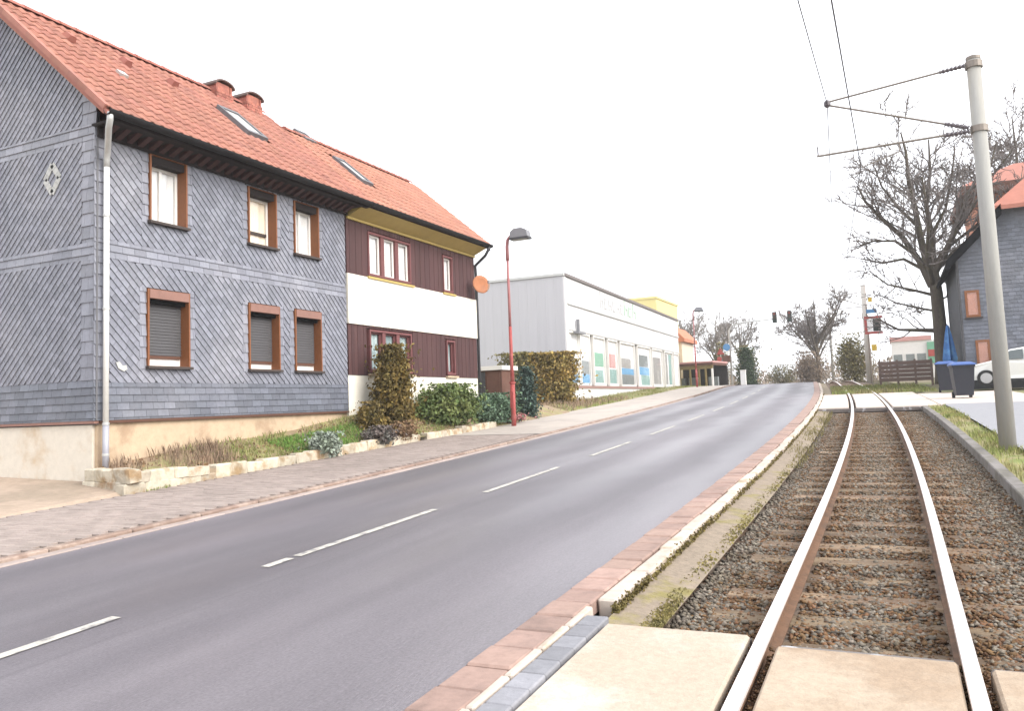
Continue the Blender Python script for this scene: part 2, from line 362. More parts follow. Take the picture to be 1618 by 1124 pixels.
def share(name, me, M, parent, kind=None):
    o = bpy.data.objects.new(name, me); o.matrix_world = M; link(o)
    if parent is not None: o.parent = parent; o.matrix_parent_inverse = parent.matrix_world.inverted() if False else Matrix()
    return o
def basis(o, a, b, c): return Matrix(((a[0], b[0], c[0], o[0]), (a[1], b[1], c[1], o[1]), (a[2], b[2], c[2], o[2]), (0, 0, 0, 1)))
def mesh_of(mb, material):
    me = bpy.data.meshes.new('piece'); me.from_pydata(mb.v, [], mb.f); me.materials.append(MATS[material]); me.update(); return me
def strip(name, x0, x1, ys, dz0, dz1, material, parent=None, kind=None, thick=0.0):
    vs = []; fs = []
    for Y in ys: vs += [P(x0, Y, dz0), P(x1, Y, dz1)]
    for i in range(len(ys)-1): fs.append((2*i, 2*i+1, 2*i+3, 2*i+2))
    o = raw(name, vs, fs, material, parent)
    uvl = o.data.uv_layers.new(name='along')
    for lp in o.data.loops: k = lp.vertex_index; uvl.data[lp.index].uv = (x1 if k % 2 else x0, ys[k//2])
    if kind: o['kind'] = kind
    return o
def along(mb, prof, ys):
    """extrude closed (x',dz) profile along the line of the track"""
    n = len(prof); o = len(mb.v)
    for Y in ys:
        for (x, dz) in prof: mb.v.append(tuple(P(x, Y, dz)))
    for i in range(len(ys)-1):
        for j in range(n): mb.f.append((o+i*n+j, o+(i+1)*n+j, o+(i+1)*n+(j+1) % n, o+i*n+(j+1) % n))
    mb.f.append(tuple(o+j for j in range(n))); mb.f.append(tuple(o+(len(ys)-1)*n+j for j in reversed(range(n))))
    return mb
def rng(a, b, st): return list(np.arange(a, b+1e-6, st))
def placed(x, Y, dz):
    """frame at (x',Y) following heading and gradient: local x right, y forward, z up"""
    h = heading(Y); g = gradient(Y); f = Vector((-math.sin(h), math.cos(h), g)).normalized(); r = Vector((math.cos(h), math.sin(h), 0)); u = r.cross(f)
    return basis(P(x, Y, dz), r, f, u)
def chamfer(hx, hy, hz, c, jit=0.0, seed=0):
    r = random.Random(seed); bm = bmesh.new()
    for sx in (-1, 1):
        for sy in (-1, 1):
            for sz in (-1, 1):
                q = [r.uniform(-jit, jit) for _ in range(3)]
                for k in range(3):
                    p = [sx*(hx-c), sy*(hy-c), sz*(hz-c)]; p[k] += (sx, sy, sz)[k]*c
                    bm.verts.new([p[i]+q[i] for i in range(3)])
    bmesh.ops.convex_hull(bm, input=bm.verts)
    mb = MB(); bm.verts.index_update(); mb.add([v.co for v in bm.verts], [[v.index for v in f.verts] for f in bm.faces]); bm.free(); return mb

# ================================================================== SETTING
xs = [-700, -300, -120, -60, -35, -25, -20, -16, -13, -10.78, -10.70, 1.95, 2.05, 3, 5, 8, 12, 20, 40, 100, 300, 700]
dzs = [0.0]*10+[-.40, -.40]+[-.05]*10
ysg = [-80, -60, -40, -30, -25, -15]+rng(-10, 80, 2.0)+[85, 90, 100, 120, 150, 200, 260, 350, 500, 800, 1150]
gv = [tuple(P(x, Y, d)) for Y in ysg for x, d in zip(xs, dzs)]
nx = len(xs)
gf = [(i*nx+j, i*nx+j+1, (i+1)*nx+j+1, (i+1)*nx+j) for i in range(len(ysg)-1) for j in range(nx-1)]
tag(raw('ground', gv, gf, 'ground'), kind='structure')

Y_ALL = rng(-14, 20, 1.0)+rng(21.5, 80, 1.5)+rng(85, 160, 5)
road = strip('road', -7.66, -2.17, Y_ALL, 0, 0, 'asphalt', kind='structure')
pav = strip('pavement', -10.74, -7.80, Y_ALL, .028, .028, 'pavement_bed', kind='structure')
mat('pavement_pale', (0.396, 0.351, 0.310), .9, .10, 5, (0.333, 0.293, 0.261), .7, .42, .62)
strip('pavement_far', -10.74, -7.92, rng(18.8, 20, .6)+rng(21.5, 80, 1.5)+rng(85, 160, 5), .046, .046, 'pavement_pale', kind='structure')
for a, b in ((1.3, 4.03), (5.51, 5.84), (5.93, 8.40), (9.72, 12.41), (14.06, 16.65), (18.4, 21.0), (22.8, 25.4), (27.2, 29.8), (31.6, 34.2), (36, 38.6), (40.4, 43), (44.8, 47.4), (49.2, 51.8)):
    strip('lane_dash', -5.05, -4.955, [a+(b-a)*i/4 for i in range(5)], .006, .006, 'line_paint', road)
# edge stones on the right of the road: flat red stones, white kerb, then left kerb and gutter
gut = empty('gutter_strip', kind='structure')
me_s = mesh_of(chamfer(.132, .150, .05, .012, .004, 1), 'strip_red')
for i in range(60):
    share('stone', me_s, placed(-2.035, 2.2+i*.31, -.037+.004*math.sin(i*2.3)), gut)
st = MB(); along(st, [(-2.165, .012), (-1.905, .012), (-1.905, -.08), (-2.165, -.08)], rng(20.7, 60, 1.5)+rng(61, 130, 5)); tag(st.build('stone_run', 'strip_red', gut), kind='stuff')
kr = empty('kerb', kind='structure')
me_k = mesh_of(chamfer(.062, .396, .13, .014, .003, 2), 'kerb_white')
for i in range(64): share('kerb_stone', me_k, placed(-1.828+(.012*math.sin(i*1.7)), 5.65+i*.8, -.117+.004*math.sin(i*3.1)), kr)
me_k0 = mesh_of(chamfer(.028, .20, .10, .010, .004, 3), 'kerb_white')
for i in range(7): share('kerb_stone', me_k0, placed(-1.881, 2.35+i*.42, -.085), kr)
kl = empty('kerb_left', kind='structure')
me_kl = mesh_of(chamfer(.066, .495, .10, .015, .003, 4), 'kerb_red')
me_gl = mesh_of(chamfer(.072, .246, .05, .008, .003, 5), 'gutter_pale')
for i in range(62): share('kerb_stone', me_kl, placed(-7.862, 2+i*1.0, -.052), kl)
for i in range(76): share('gutter_stone', me_gl, placed(-7.722, 2+i*.5, -.036), kl)

# pavers on the left pavement: the nearest as pieces, the rest joined
me_p = mesh_of(chamfer(.098, .048, .03, .004, 0, 6), 'paver')
pj = MB(); npv = 0
for r in range(150):
    Y = 3.6+r*.101
    for c in range(14):
        x = -7.945-.1-(c*.2)-(r % 2)*.1
        if x < -10.62: continue
        dz = .018+random.uniform(-.002, .002)
        M = placed(x, Y, dz)
        if 5.0 < Y < 7.35: share('paver', me_p, M, pav); npv += 1
        else:
            hx, hy, hz = .0975, .0475, .024
            pj.hexa([M @ Vector(q) for q in ((-hx, -hy, -hz), (hx, -hy, -hz), (hx, hy, -hz), (-hx, hy, -hz), (-hx, -hy, hz+.005), (hx, -hy, hz+.005), (hx, hy, hz+.005), (-hx, hy, hz+.005))])
tag(pj.build('paver_field', 'paver', pav), kind='stuff')

# driveway at the gable end, verges, garden
dv = []; df = []
for i, Y in enumerate([-6, 0, 3, 5, 6.5, 7.5, 8.4, 9.3]):
    for x, d in ((-40, .55), (-22, .34), (-16, .22), (-12, .10), (-10.85, .04), (-10.66, -.03)): dv.append((x, Y, zr(Y)+d+.004+(max(0, Y-7)*.02 if x < -10.8 else 0)))
for i in range(7):
    for j in range(5): df.append((i*6+j, i*6+j+1, i*6+j+7, i*6+j+6))
tag(raw('driveway', dv, df, 'drive'), kind='structure')
GY = [8.9, 9.7, 11.3, 13.3, 14.8, 16.3, 18.5, 21, 23.2, 26, 29]
GW = [.66, .63, .60, .68, .74, .80, .84, .87, .93, 1.02, 1.12]           # along the stone edge
GH = [.70, .76, .97, 1.06, 1.20, 1.40, 1.48, 1.50, 1.50, 1.45, 1.42]       # along the house
def gz(X, Y):
    t = min(max((-10.95-X)/1.05, 0), 1)
    return float(np.interp(Y, GY, GW))*(1-t)+float(np.interp(Y, GY, GH))*t
gx = [-12.09, -12.0, -11.7, -11.4, -11.15, -10.95, -10.72]; gys = rng(9.12, 29, .4)
vv = [(x+(0 if x < -11 else 0), Y, gz(x, Y)+(0 if x < -10.8 else -.02)+random.uniform(-.02, .02)) for Y in gys for x in gx]
ff = [(i*7+j, i*7+j+1, i*7+j+8, i*7+j+7) for i in range(len(gys)-1) for j in range(6)]
tag(raw('garden_bed', vv, ff, 'garden_soil', smooth=True), kind='structure')
# grassy bank further up the left side
vv = []; ff = []
vy = rng(26, 80, 2)
for Y in vy:
    for x, d in ((-22, .06), (-15, .04), (-12.5, .06), (-11.2, .06), (-10.70, .02)): vv.append(P(x, Y, d))
for i in range(len(vy)-1):
    for j in range(4): ff.append((i*5+j, i*5+j+1, i*5+j+6, i*5+j+5))
tag(raw('verge_left', vv, ff, 'verge'), kind='structure')

# track side: moss strip, ballast, right kerb, verge, path
YT = rng(-12, 30, .8)+rng(31, 60, 1.5)+rng(65, 140, 5)
strip('moss_strip', -1.762, -1.42, rng(4.86, 60, .9), -.055, -.10, 'moss_strip', kind='structure')
strip('ballast_bed', -1.50, 1.20, YT, -.165, -.165, 'ballast_bed', kind='structure')
kg = empty('kerb_right', kind='structure')
me_kg = mesh_of(chamfer(.075, .495, .11, .012, .003, 8), 'kerb_grey')
for i in range(22): share('kerb_stone', me_kg, placed(1.20, 5.4+i*1.0, -.12), kg)
vv = []; ff = []
for Y in rng(3, 27, 1):
    for x, d in ((1.27, -.03), (1.45, .0), (1.72, -.02)): vv.append(P(x, Y, d+random.uniform(-.015, .015)))
for i in range(24):
    for j in range(2): ff.append((i*3+j, i*3+j+1, i*3+j+4, i*3+j+3))
tag(raw('verge_right', vv, ff, 'verge', smooth=True), kind='structure')
strip('path_right', 1.70, 4.6, rng(3, 27, 1), .03, .03, 'path_grey', kind='structure')

# ------------------------------------------------------------------ level crossings
near = empty('near_crossing', kind='structure')
def slab(x0, x1, y0, y1, dz, m, parent, nm='slab'):
    M = placed((x0+x1)/2, (y0+y1)/2, dz-.06); mb = chamfer((x1-x0)/2-.006, (y1-y0)/2-.006, .06, .014, .004, int(abs(x0)*100))
    o = mb.build(nm, m, parent); o.matrix_world = M; return o
slab(-1.693, -.828, 2.3, 4.83, .0, 'slab', near); slab(-.680, .195, 2.3, 4.70, -.004, 'slab_tan', near); slab(.318, 1.12, 2.3, 4.64, -.002, 'slab_tan', near)
slab(-.680, .195, 4.705, 4.80, -.03, 'slab_edge', near, 'steel_edge'); slab(-1.735, -.828, 4.84, 4.90, -.03, 'slab_edge', near, 'steel_edge'); slab(.318, 1.12, 4.645, 4.73, -.03, 'slab_edge', near, 'steel_edge')
me_se = mesh_of(chamfer(.074, .098, .05, .008, .003, 9), 'sett')
for i in range(13): share('sett', me_se, placed(-1.774, 2.38+i*.203, -.042), near)
far = empty('far_crossing', kind='structure')
for x0, x1 in ((-1.75, -.86), (-.66, .16), (.34, 1.6)):
    for k in range(4): slab(x0, x1, 26.9+k*2.4, 29.26+k*2.4, .012, 'far_slab', far)
for k in range(4): slab(1.62, 4.6, 26.9+k*2.0, 28.88+k*2.0, .012, 'far_slab', far)
slab(-1.75, 1.6, 26.80, 26.89, -.02, 'slab_edge', far, 'steel_edge')

# ------------------------------------------------------------------ railway track
trk = empty('railway_track', label='rusty tram track with worn bright rails running uphill beside the road', cat='track')
def rail(xc):
    h = [(-.034, 0), (.034, 0), (.036, -.03), (.012, -.042), (.010, -.115), (.055, -.128), (.055, -.14), (-.055, -.14), (-.055, -.128), (-.010, -.115), (-.012, -.042), (-.036, -.03)]
    mb = along(MB(), [(xc+a, b) for a, b in h], YT); o = mb.build('rail', 'rail_rust', trk)
    t = along(MB(), [(xc-.035, .0035), (xc+.035, .0035), (xc+.0385, -.009), (xc-.0385, -.009)], YT); t.build('running_surface', 'rail_steel', o)
rail(-.76); rail(.24)
me_sl = mesh_of(chamfer(.95, .115, .08, .015, .006, 10), 'sleeper')
Y = 5.1
while Y < 62:
    if not 26.6 < Y < 36.6: share('sleeper', me_sl, placed(-.26+random.uniform(-.02, .02), Y, -.2315+random.uniform(-.005, .006)), trk)
    Y += .56
# ballast stones
def stones(name, n, xr, yr, dzr, size, material, sel=None):
    base = np.array([(1, 0, 0), (-1, 0, 0), (0, 1, 0), (0, -1, 0), (0, 0, 1), (0, 0, -1)], float)
    tri = np.array([(0, 2, 4), (2, 1, 4), (1, 3, 4), (3, 0, 4), (2, 0, 5), (1, 2, 5), (3, 1, 5), (0, 3, 5)])
    u = RNG.random(n); Yv = yr[0]+(yr[1]-yr[0])*u**1.6
    X = RNG.uniform(xr[0], xr[1], n)
    if sel is not None: k = sel(X, Yv); X, Yv = X[k], Yv[k]; n = len(X)
    ang = RNG.uniform(0, 6.28, (n, 3)); sz = size*RNG.uniform(.55, 1.25, n)
    V = base[None]*(1+RNG.uniform(-.35, .35, (n, 6, 3)))
    V += RNG.uniform(-.25, .25, (n, 6, 3)); V *= sz[:, None, None]; V[:, :, 2] *= .75
    c, s = np.cos(ang[:, 0])[:, None], np.sin(ang[:, 0])[:, None]
    x = V[:, :, 0]*c-V[:, :, 1]*s; y = V[:, :, 0]*s+V[:, :, 1]*c; z = V[:, :, 2]
    c, s = np.cos(ang[:, 1])[:, None], np.sin(ang[:, 1])[:, None]
    y2 = y*c-z*s*.6; z2 = y*s*.6+z*c
    la = np.array([lat(q) for q in Yv]); zz = np.interp(Yv, _YS, _ZS)
    V = np.stack([x+(X+la)[:, None], y2+Yv[:, None], z2+(zz+RNG.uniform(dzr[0], dzr[1], n))[:, None]], -1)
    T = (tri[None]+(np.arange(n)*6)[:, None, None]).reshape(-1, 3)
    return tag(raw_idx(name, V.reshape(-1, 3), T, material), kind='stuff')
inside = lambda X, Y: (np.abs(X-.24) > .075) & (np.abs(X+.76) > .075)
rusty = lambda X, Y: inside(X, Y) & (RNG.random(len(X)) < np.exp(-((np.minimum(abs(X+.76), abs(X-.24)))/.36)**2)+.40)
greyz = lambda X, Y: inside(X, Y) & (RNG.random(len(X)) > np.exp(-((np.minimum(abs(X+.76), abs(X-.24)))/.26)**2)*.93)
o = stones('ballast_gravel_grey', 46000, (-1.44, 1.14), (4.86, 26.6), (-.168, -.143), .0205, 'ballast_grey', greyz); tag(o, 'loose grey ballast stones lying around the sleepers', 'gravel')
o = stones('ballast_gravel_rusty', 44000, (-1.34, 1.14), (4.86, 26.6), (-.168, -.145), .0200, 'ballast_rust', rusty); tag(o, 'rust stained ballast stones close to the rails', 'gravel')

def rebase(root, loc):
    loc = Vector(loc); root.location = loc
    for c in root.children: c.location = c.location-loc
    return root

# ================================================================== HOUSES ON THE LEFT
FX = -12.0                                    # facade plane
def clip(poly, rect):
    u0, v0, u1, v1 = rect
    for ax, lim, sg in ((0, u0, 1), (0, u1, -1), (1, v0, 1), (1, v1, -1)):
        out = []
        for i in range(len(poly)):
            a, b = poly[i], poly[(i+1) % len(poly)]; da, db = sg*(a[ax]-lim), sg*(b[ax]-lim)
            if da >= 0: out.append(a)
            if da*db < 0: t = da/(da-db); out.append((a[0]+(b[0]-a[0])*t, a[1]+(b[1]-a[1])*t))
        poly = out
        if len(poly) < 3: return []
    return poly
def clip_half(poly, fn):
    out = []
    for i in range(len(poly)):
        a, b = poly[i], poly[(i+1) % len(poly)]; da, db = fn(*a), fn(*b)
        if da >= 0: out.append(a)
        if da*db < 0: t = da/(da-db); out.append((a[0]+(b[0]-a[0])*t, a[1]+(b[1]-a[1])*t))
    return out if len(out) >= 3 else []
def area(p): return abs(sum(p[i][0]*p[(i+1) % len(p)][1]-p[(i+1) % len(p)][0]*p[i][1] for i in range(len(p))))/2
def slates(rects, phi, w, h, to3, nrm, lim=None):
    """slates laid in courses at angle phi inside rects; returns (whole slates as (u,v)), MB of the cut ones"""
    c, s = math.cos(phi), math.sin(phi); whole = []; cut = MB()
    for rc in rects:
        u0, v0, u1, v1 = rc; cor = [(u, v) for u in (u0, u1) for v in (v0, v1)]
        a = [u*c+v*s for u, v in cor]; b = [-u*s+v*c for u, v in cor]
        for j in range(int(math.floor(min(b)/h)), int(math.ceil(max(b)/h))+1):
            off = (j % 2)*.5*w+((j*37) % 11)*.006
            for i in range(int(math.floor((min(a)-off)/w)), int(math.ceil((max(a)-off)/w))+1):
                x0 = i*w+off+.0025; x1 = x0+w-.005; y0 = j*h; y1 = y0+h
                q = [(x*c-y*s, x*s+y*c) for x, y in ((x0, y0), (x1, y0), (x1, y1), (x0, y1))]
                p = clip(q, rc)
                if lim and p: p = clip_half(p, lim)
                if not p: continue
                ar = area(p)
                if ar < w*h*.06: continue
                if ar > w*h*.955: whole.append((q[0], rc)); continue
                n = len(p); top = []; bot = []
                for (u, v) in p:
                    t = ((-u*s+v*c)-y0)/h
                    top.append(to3(u, v)+nrm*(.005+.019*(1-t))); bot.append(to3(u, v))
                cut.add(top+bot, [tuple(range(n))]+[((k+1) % n, k, n+k, n+(k+1) % n) for k in range(n)])
    return whole, cut
def slate_piece(w, h):
    mb = MB(); ww = w-.005
    top = [(0, 0, .024), (ww, 0, .024), (ww, h, .005), (0, h, .005)]; bot = [(0, 0, 0), (ww, 0, 0), (ww, h, 0), (0, h, 0)]
    mb.add(top+bot, [(0, 1, 2, 3), (1, 0, 4, 5), (2, 1, 5, 6), (3, 2, 6, 7), (0, 3, 7, 4)]); return mb

def roof_slope(parent, roof_name, y0, y1, ridge_x, ridge_z, tmat, keep, pieces=300, skip=()):
    """front slope with single tiles; keep(list) picks those built as pieces"""
    ex, ez = -11.45, 6.68; sl = Vector((ridge_x-ex, 0, ridge_z-ez)); Ln = sl.length; v = sl.normalized(); u = Vector((0, 1, 0)); n = u.cross(v)
    under = MB(); o = Vector((ex, y0, ez)); th = n*-.10
    a, b, c, d = o, o+u*(y1-y0), o+u*(y1-y0)+sl, o+sl
    bx, bz = 2*ridge_x-ex, ez                                       # rear slope mirrors the front
    e, f = Vector((bx, y1, bz)), Vector((bx, y0, bz))
    under.add([a, b, c, d, e, f, a+th, b+th, c+th*1.3, d+th*1.3, e+Vector((.1, 0, -.1)), f+Vector((.1, 0, -.1))],
              [(0, 1, 2, 3), (3, 2, 4, 5), (7, 6, 9, 8), (8, 9, 11, 10), (6, 0, 3, 9), (9, 3, 5, 11), (1, 7, 8, 2), (2, 8, 10, 4), (6, 7, 1, 0), (5, 4, 10, 11)])
    roof = under.build(roof_name, 'tile_far', parent)
    tw, te = .215, .335; rows = int(round(Ln/te)); te = Ln/rows; cols = int(round((y1-y0)/tw)); tw = (y1-y0)/cols
    prof = [(0, .030), (.10, .040), (.25, .030), (.42, .010), (.62, .004), (.82, .012), (.985, .028)]
    mb = MB(); k = len(prof); L2 = te+.05
    for zadd, yy in ((.026, -.03), (.006, L2-.03)): mb.v += [(p[0]*tw, yy, p[1]+zadd) for p in prof]
    mb.v += [(p[0]*tw, -.03, p[1]+.014) for p in prof]
    mb.f += [(i, i+1, k+i+1, k+i) for i in range(k-1)]+[(i+1, i, 2*k+i, 2*k+i+1) for i in range(k-1)]+[(0, k, 2*k)]
    me = mesh_of(mb, tmat)
    for pl in me.polygons: pl.use_smooth = pl.index < k-1
    spots = []
    for r in range(rows):
        for cidx in range(cols):
            p = o+u*(cidx*tw)+v*(r*te)
            ok = True
            for (sy0, sy1, sv0, sv1) in skip:
                if sy0-tw*.9 < p.y < sy1-.02 and sv0-te*.8 < r*te < sv1-te*.2: ok = False
            if ok: spots.append(p)
    spots.sort(key=lambda p: (p-Vector((0, 0, EYE))).length)
    for p in spots[:pieces]: share('tile', me, basis(p+n*random.uniform(0, .006), u, v, n), roof)
    V = np.array([w.co for w in me.vertices]); T = []
    me.calc_loop_triangles(); T = np.array([t.vertices[:] for t in me.loop_triangles]); rest = spots[pieces:]
    if rest:
        B = np.array([u, v, n]); O = np.array([tuple(p) for p in rest]); W = (V@B)[None]+O[:, None, :]
        TT = (T[None]+(np.arange(len(rest))*len(V))[:, None, None]).reshape(-1, 3)
        tag(raw_idx('tile_field', W.reshape(-1, 3), TT, tmat, roof, True), kind='stuff')
    # ridge tiles
    rm = MB(); rl_ = .40
    for j in range(9):
        t = math.pi*j/8; rm.v += [(.13*math.cos(t), 0, .11*math.sin(t)), (.115*math.cos(t), rl_, .095*math.sin(t))]
    rm.f += [(2*j, 2*j+1, 2*j+3, 2*j+2) for j in range(8)]+[tuple(range(0, 18, 2))]
    mr = mesh_of(rm, 'ridge_tile')
    for q in range(int((y1-y0)/.37)): share('ridge_tile', mr, Matrix.Translation((ridge_x, y0+q*.37, ridge_z+.0)), roof)
    return roof, (o, u, v, n, Ln)

def window_unit(parent, y0, y1, z0, z1, kind):
    """window in the +X facade; casing boards with recess, white sash, pane"""
    w = MB(); X0, X1 = FX-.27, FX+.035; t = .034
    w.ring(X0, X1, y0, y1, z0, z1, t, .006, .006)
    win = w.build('window', 'wood_orange', parent)
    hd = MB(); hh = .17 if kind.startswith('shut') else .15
    hd.box(X0, y0+t+.001, z1-hh, X1+(.012 if kind.startswith('shut') else -.05), y1-t-.001, z1-.008); hd.build('head_board', 'wood_pinkbrown' if kind.startswith('shut') else 'fascia_dark', win)  # upper windows: dark board puts the recess shadow into its colour
    if kind.startswith('shut'): hs_ = MB(); hs_.box(X0, y0+t+.002, z1-hh-.075, FX-.06, y1-t-.002, z1-hh-.002); hs_.build('slot_shade', 'matt_black', win)  # black strip painted in for the dark of the shutter gap
    s = MB(); s.box(X0, y0-.03, z0-.05, X1+.05, y1+.03, z0-.002); s.build('sill', 'sill_dark', win)
    a, b, c, d = y0+t+.002, y1-t-.002, z0+.008, z1-hh-.002; xf = FX-.20
    fr = MB(); q = .05
    fr.ring(xf-.04, xf, a, b, c, d, q, .17 if kind.startswith('shut') else None)
    if kind in ('plain', 'cream'):
        m = (a+b)/2 if kind == 'plain' else None
        if m: x_ = MB(); x_.box(xf-.04, m-.03, c+q, xf+.004, m+.03, d-q); x_.build('mullion', 'frame_white', win)
    if kind == 'cream': x_ = MB(); x_.box(xf-.04, a+q, c+.26, xf+.002, b-q, c+.32); x_.build('transom', 'sill_dark', win)
    fr.build('frame', 'frame_white', win)
    g = MB(); g.box(xf-.03, a+q, c+q, xf-.024, b-q, d-q); g.build('pane', 'glass', win)
    cu = MB(); n = 14
    for i in range(n):
        ya, yb = a+(b-a)*i/n, a+(b-a)*(i+1)/n; xa, xb = xf-.055+.010*math.sin(i*2.1), xf-.055+.010*math.sin((i+1)*2.1)
        cu.add([(xa, ya, c), (xb, yb, c), (xb, yb, d), (xa, ya, d)], [(0, 1, 2, 3)])
    if kind == 'shut': pass
    else: cu.build('curtain', {'plain': 'curtain', 'cream': 'curtain_cream', 'shut_net': 'curtain_grey'}.get(kind, 'curtain'), win)
    if kind.startswith('shut'):
        low = .17 if kind == 'shut' else .10
        if kind == 'shut':
            zz = d-.01
            while zz-.055 > c+low:
                m = MB(); m.hexa([(xf+.012, a, zz-.053), (xf+.03, a, zz-.053), (xf+.03, b, zz-.053), (xf+.012, b, zz-.053), (xf+.012, a, zz), (xf+.020, a, zz), (xf+.020, b, zz), (xf+.012, b, zz)])
                m.build('shutter_slat', 'shutter', win); zz -= .056
            m = MB(); m.box(xf+.008, a+.02, zz-.06, xf+.035, b-.02, zz-.004); m.build('shutter_rail', 'wood_brown', win)
    return win

# ---------------------------------------------------- slate house
sh = empty('slate_house', label='slate clad two storey house with red tiled roof, nearest on the left', cat='house')
YA, YB = 9.22, 16.22
WU = [(10.33, 11.20, 5.12, 6.36, 'plain'), (12.84, 13.71, 5.12, 6.33, 'cream'), (14.29, 15.16, 5.12, 6.33, 'plain')]
WL = [(10.28, 11.25, 2.46, 3.86, 'shut'), (12.82, 13.76, 2.46, 3.84, 'shut'), (14.26, 15.19, 2.46, 3.84, 'shut')]
wall = MB()
wall.box(-17.5, YA+.12, .2, FX-.30, YB, 6.75)
gab = [(-17.5, YA+.06, 1.45), (FX-.03, YA+.06, 1.45), (FX-.03, YA+.06, 6.82), (-14.8, YA+.06, 9.42), (-17.5, YA+.06, 7.1)]
wall.prism(gab, (0, .055, 0)); wall.build('wall', 'slate_back', sh)
# openings -> rectangles left for slates
M_ = .15
def rects_for(wins, z0, z1, ya, yb):
    """column decomposition around the window surrounds"""
    out = []; y = ya
    for (a, b, c, d, _) in wins:
        out.append((y, z0, a-M_, z1)); out.append((a-M_, d+.02, b+M_, z1)); out.append((a-M_, z0, b+M_, c-.055)); y = b+M_
    out.append((y, z0, yb, z1)); return [r for r in out if r[2]-r[0] > .03 and r[3]-r[1] > .03]
lower = rects_for(WL, 2.16, 4.30, YA+.30, YB-.02); upper = rects_for(WU, 4.62, 6.55, YA+.30, YB-.02)
strips_ = []
for wn_ in (WL, WU):
    for (a, b, c, d, _) in wn_: strips_ += [(a-M_, c-.055, a-.005, d+.02), (b+.005, c-.055, b+M_, d+.02)]
for z0, z1 in ((2.16, 4.30), (4.62, 6.55)): strips_.append((YA, z0, YA+.30, z1))
bands = [(YA, 1.52, YB-.02, 2.16), (YA, 4.30, YB-.02, 4.62)]
f3 = lambda u, v: Vector((FX-.018, u, v)); fn = Vector((1, 0, 0))
back = MB()
for (u0, v0, u1, v1) in lower+upper+strips_+bands: back.add([f3(u0, v0)-fn*.002, f3(u1, v0)-fn*.002, f3(u1, v1)-fn*.002, f3(u0, v1)-fn*.002], [(0, 1, 2, 3)])
clf = back.build('front_cladding', 'slate_back', sh)
def lay(rects, phi, w, h, to3, nrm, uax, parent, budget, lim=None, m='slate', avoid=None):
    whole, cut = slates(rects, phi, w, h, to3, nrm, lim)
    c, s = math.cos(phi), math.sin(phi); e1 = uax*c+Vector((0, 0, 1))*s; e2 = uax*-s+Vector((0, 0, 1))*c
    sp = slate_piece(w, h); me = mesh_of(sp, m); pts = [to3(*q[0]) for q in whole]
    pts.sort(key=lambda p: (p-Vector((0, 0, EYE))).length)
    for p in pts[:budget]: share('slate', me, basis(p, e1, e2, nrm), parent)
    for p in pts[budget:]: cut.add([p+e1*v[0]+e2*v[1]+nrm*v[2] for v in sp.v], sp.f)
    return cut
R45 = math.radians(45)
acc = lay(lower, -R45, .17, .115, f3, fn, Vector((0, 1, 0)), clf, 90)
acc2 = lay(upper, -R45, .17, .115, f3, fn, Vector((0, 1, 0)), clf, 40)
acc3 = lay(bands[1:], 0, .25, .13, f3, fn, Vector((0, 1, 0)), clf, 10)
acc4 = lay(strips_, 0, .148, .20, f3, fn, Vector((0, 1, 0)), clf, 0)
for a_ in (acc2, acc3, acc4): acc.add(a_.v, a_.f)
tag(acc.build('slate_field', 'slate', clf), kind='stuff')
acc5 = lay(bands[:1], 0, .25, .13, f3, fn, Vector((0, 1, 0)), clf, 20, None, 'slate_dark'); tag(acc5.build('base_slate_field', 'slate_dark', clf), kind='stuff')
# gable
GYP = YA+.058
g3 = lambda u, v: Vector((u, GYP-.02, v)); gn = Vector((0, -1, 0))
def verge_lim(u, v): return 6.69+.86*(-11.6-u)-v if u > -14.8 else 6.69+.86*(u+18.0)-v
back = MB(); 
back.add([g3(-17.5, 1.52), g3(FX+.0, 1.52), g3(FX+.0, 6.95), g3(-14.8, 9.30), g3(-17.5, 7.0)], [(0, 1, 2, 3, 4)])
for v in range(len(back.v)): back.v[v] = (back.v[v][0], back.v[v][1]+.003, back.v[v][2])
clg = back.build('gable_cladding', 'slate_back', sh)
XR_ = FX+.0
gd = [(-17.5, 2.20, XR_-.36, 4.25), (-17.5, 4.55, XR_-.36, 6.34), (-17.5, 6.62, XR_-.36, 9.5)]
gb = [(-17.5, 1.52, XR_, 2.20), (-17.5, 4.25, XR_, 4.55), (-17.5, 6.34, XR_, 6.62)]
gs = [(XR_-.36, 2.20, XR_, 4.25), (XR_-.36, 4.55, XR_, 6.34), (XR_-.36, 6.62, XR_, 7.2)]
uX = Vector((1, 0, 0))
acc = lay(gd, R45, .165, .108, g3, gn, uX, clg, 110, verge_lim)
acc2 = lay(gb[1:], 0, .25, .14, g3, gn, uX, clg, 15, verge_lim)
acc5 = lay(gb[:1], 0, .25, .13, g3, gn, uX, clg, 25, verge_lim, 'slate_dark'); tag(acc5.build('base_slate_field', 'slate_dark', clg), kind='stuff')
acc3 = lay(gs, 0, .178, .22, g3, gn, uX, clg, 15, verge_lim)
for a_ in (acc2, acc3): acc.add(a_.v, a_.f)
tag(acc.build('slate_field', 'slate', clg), kind='stuff')
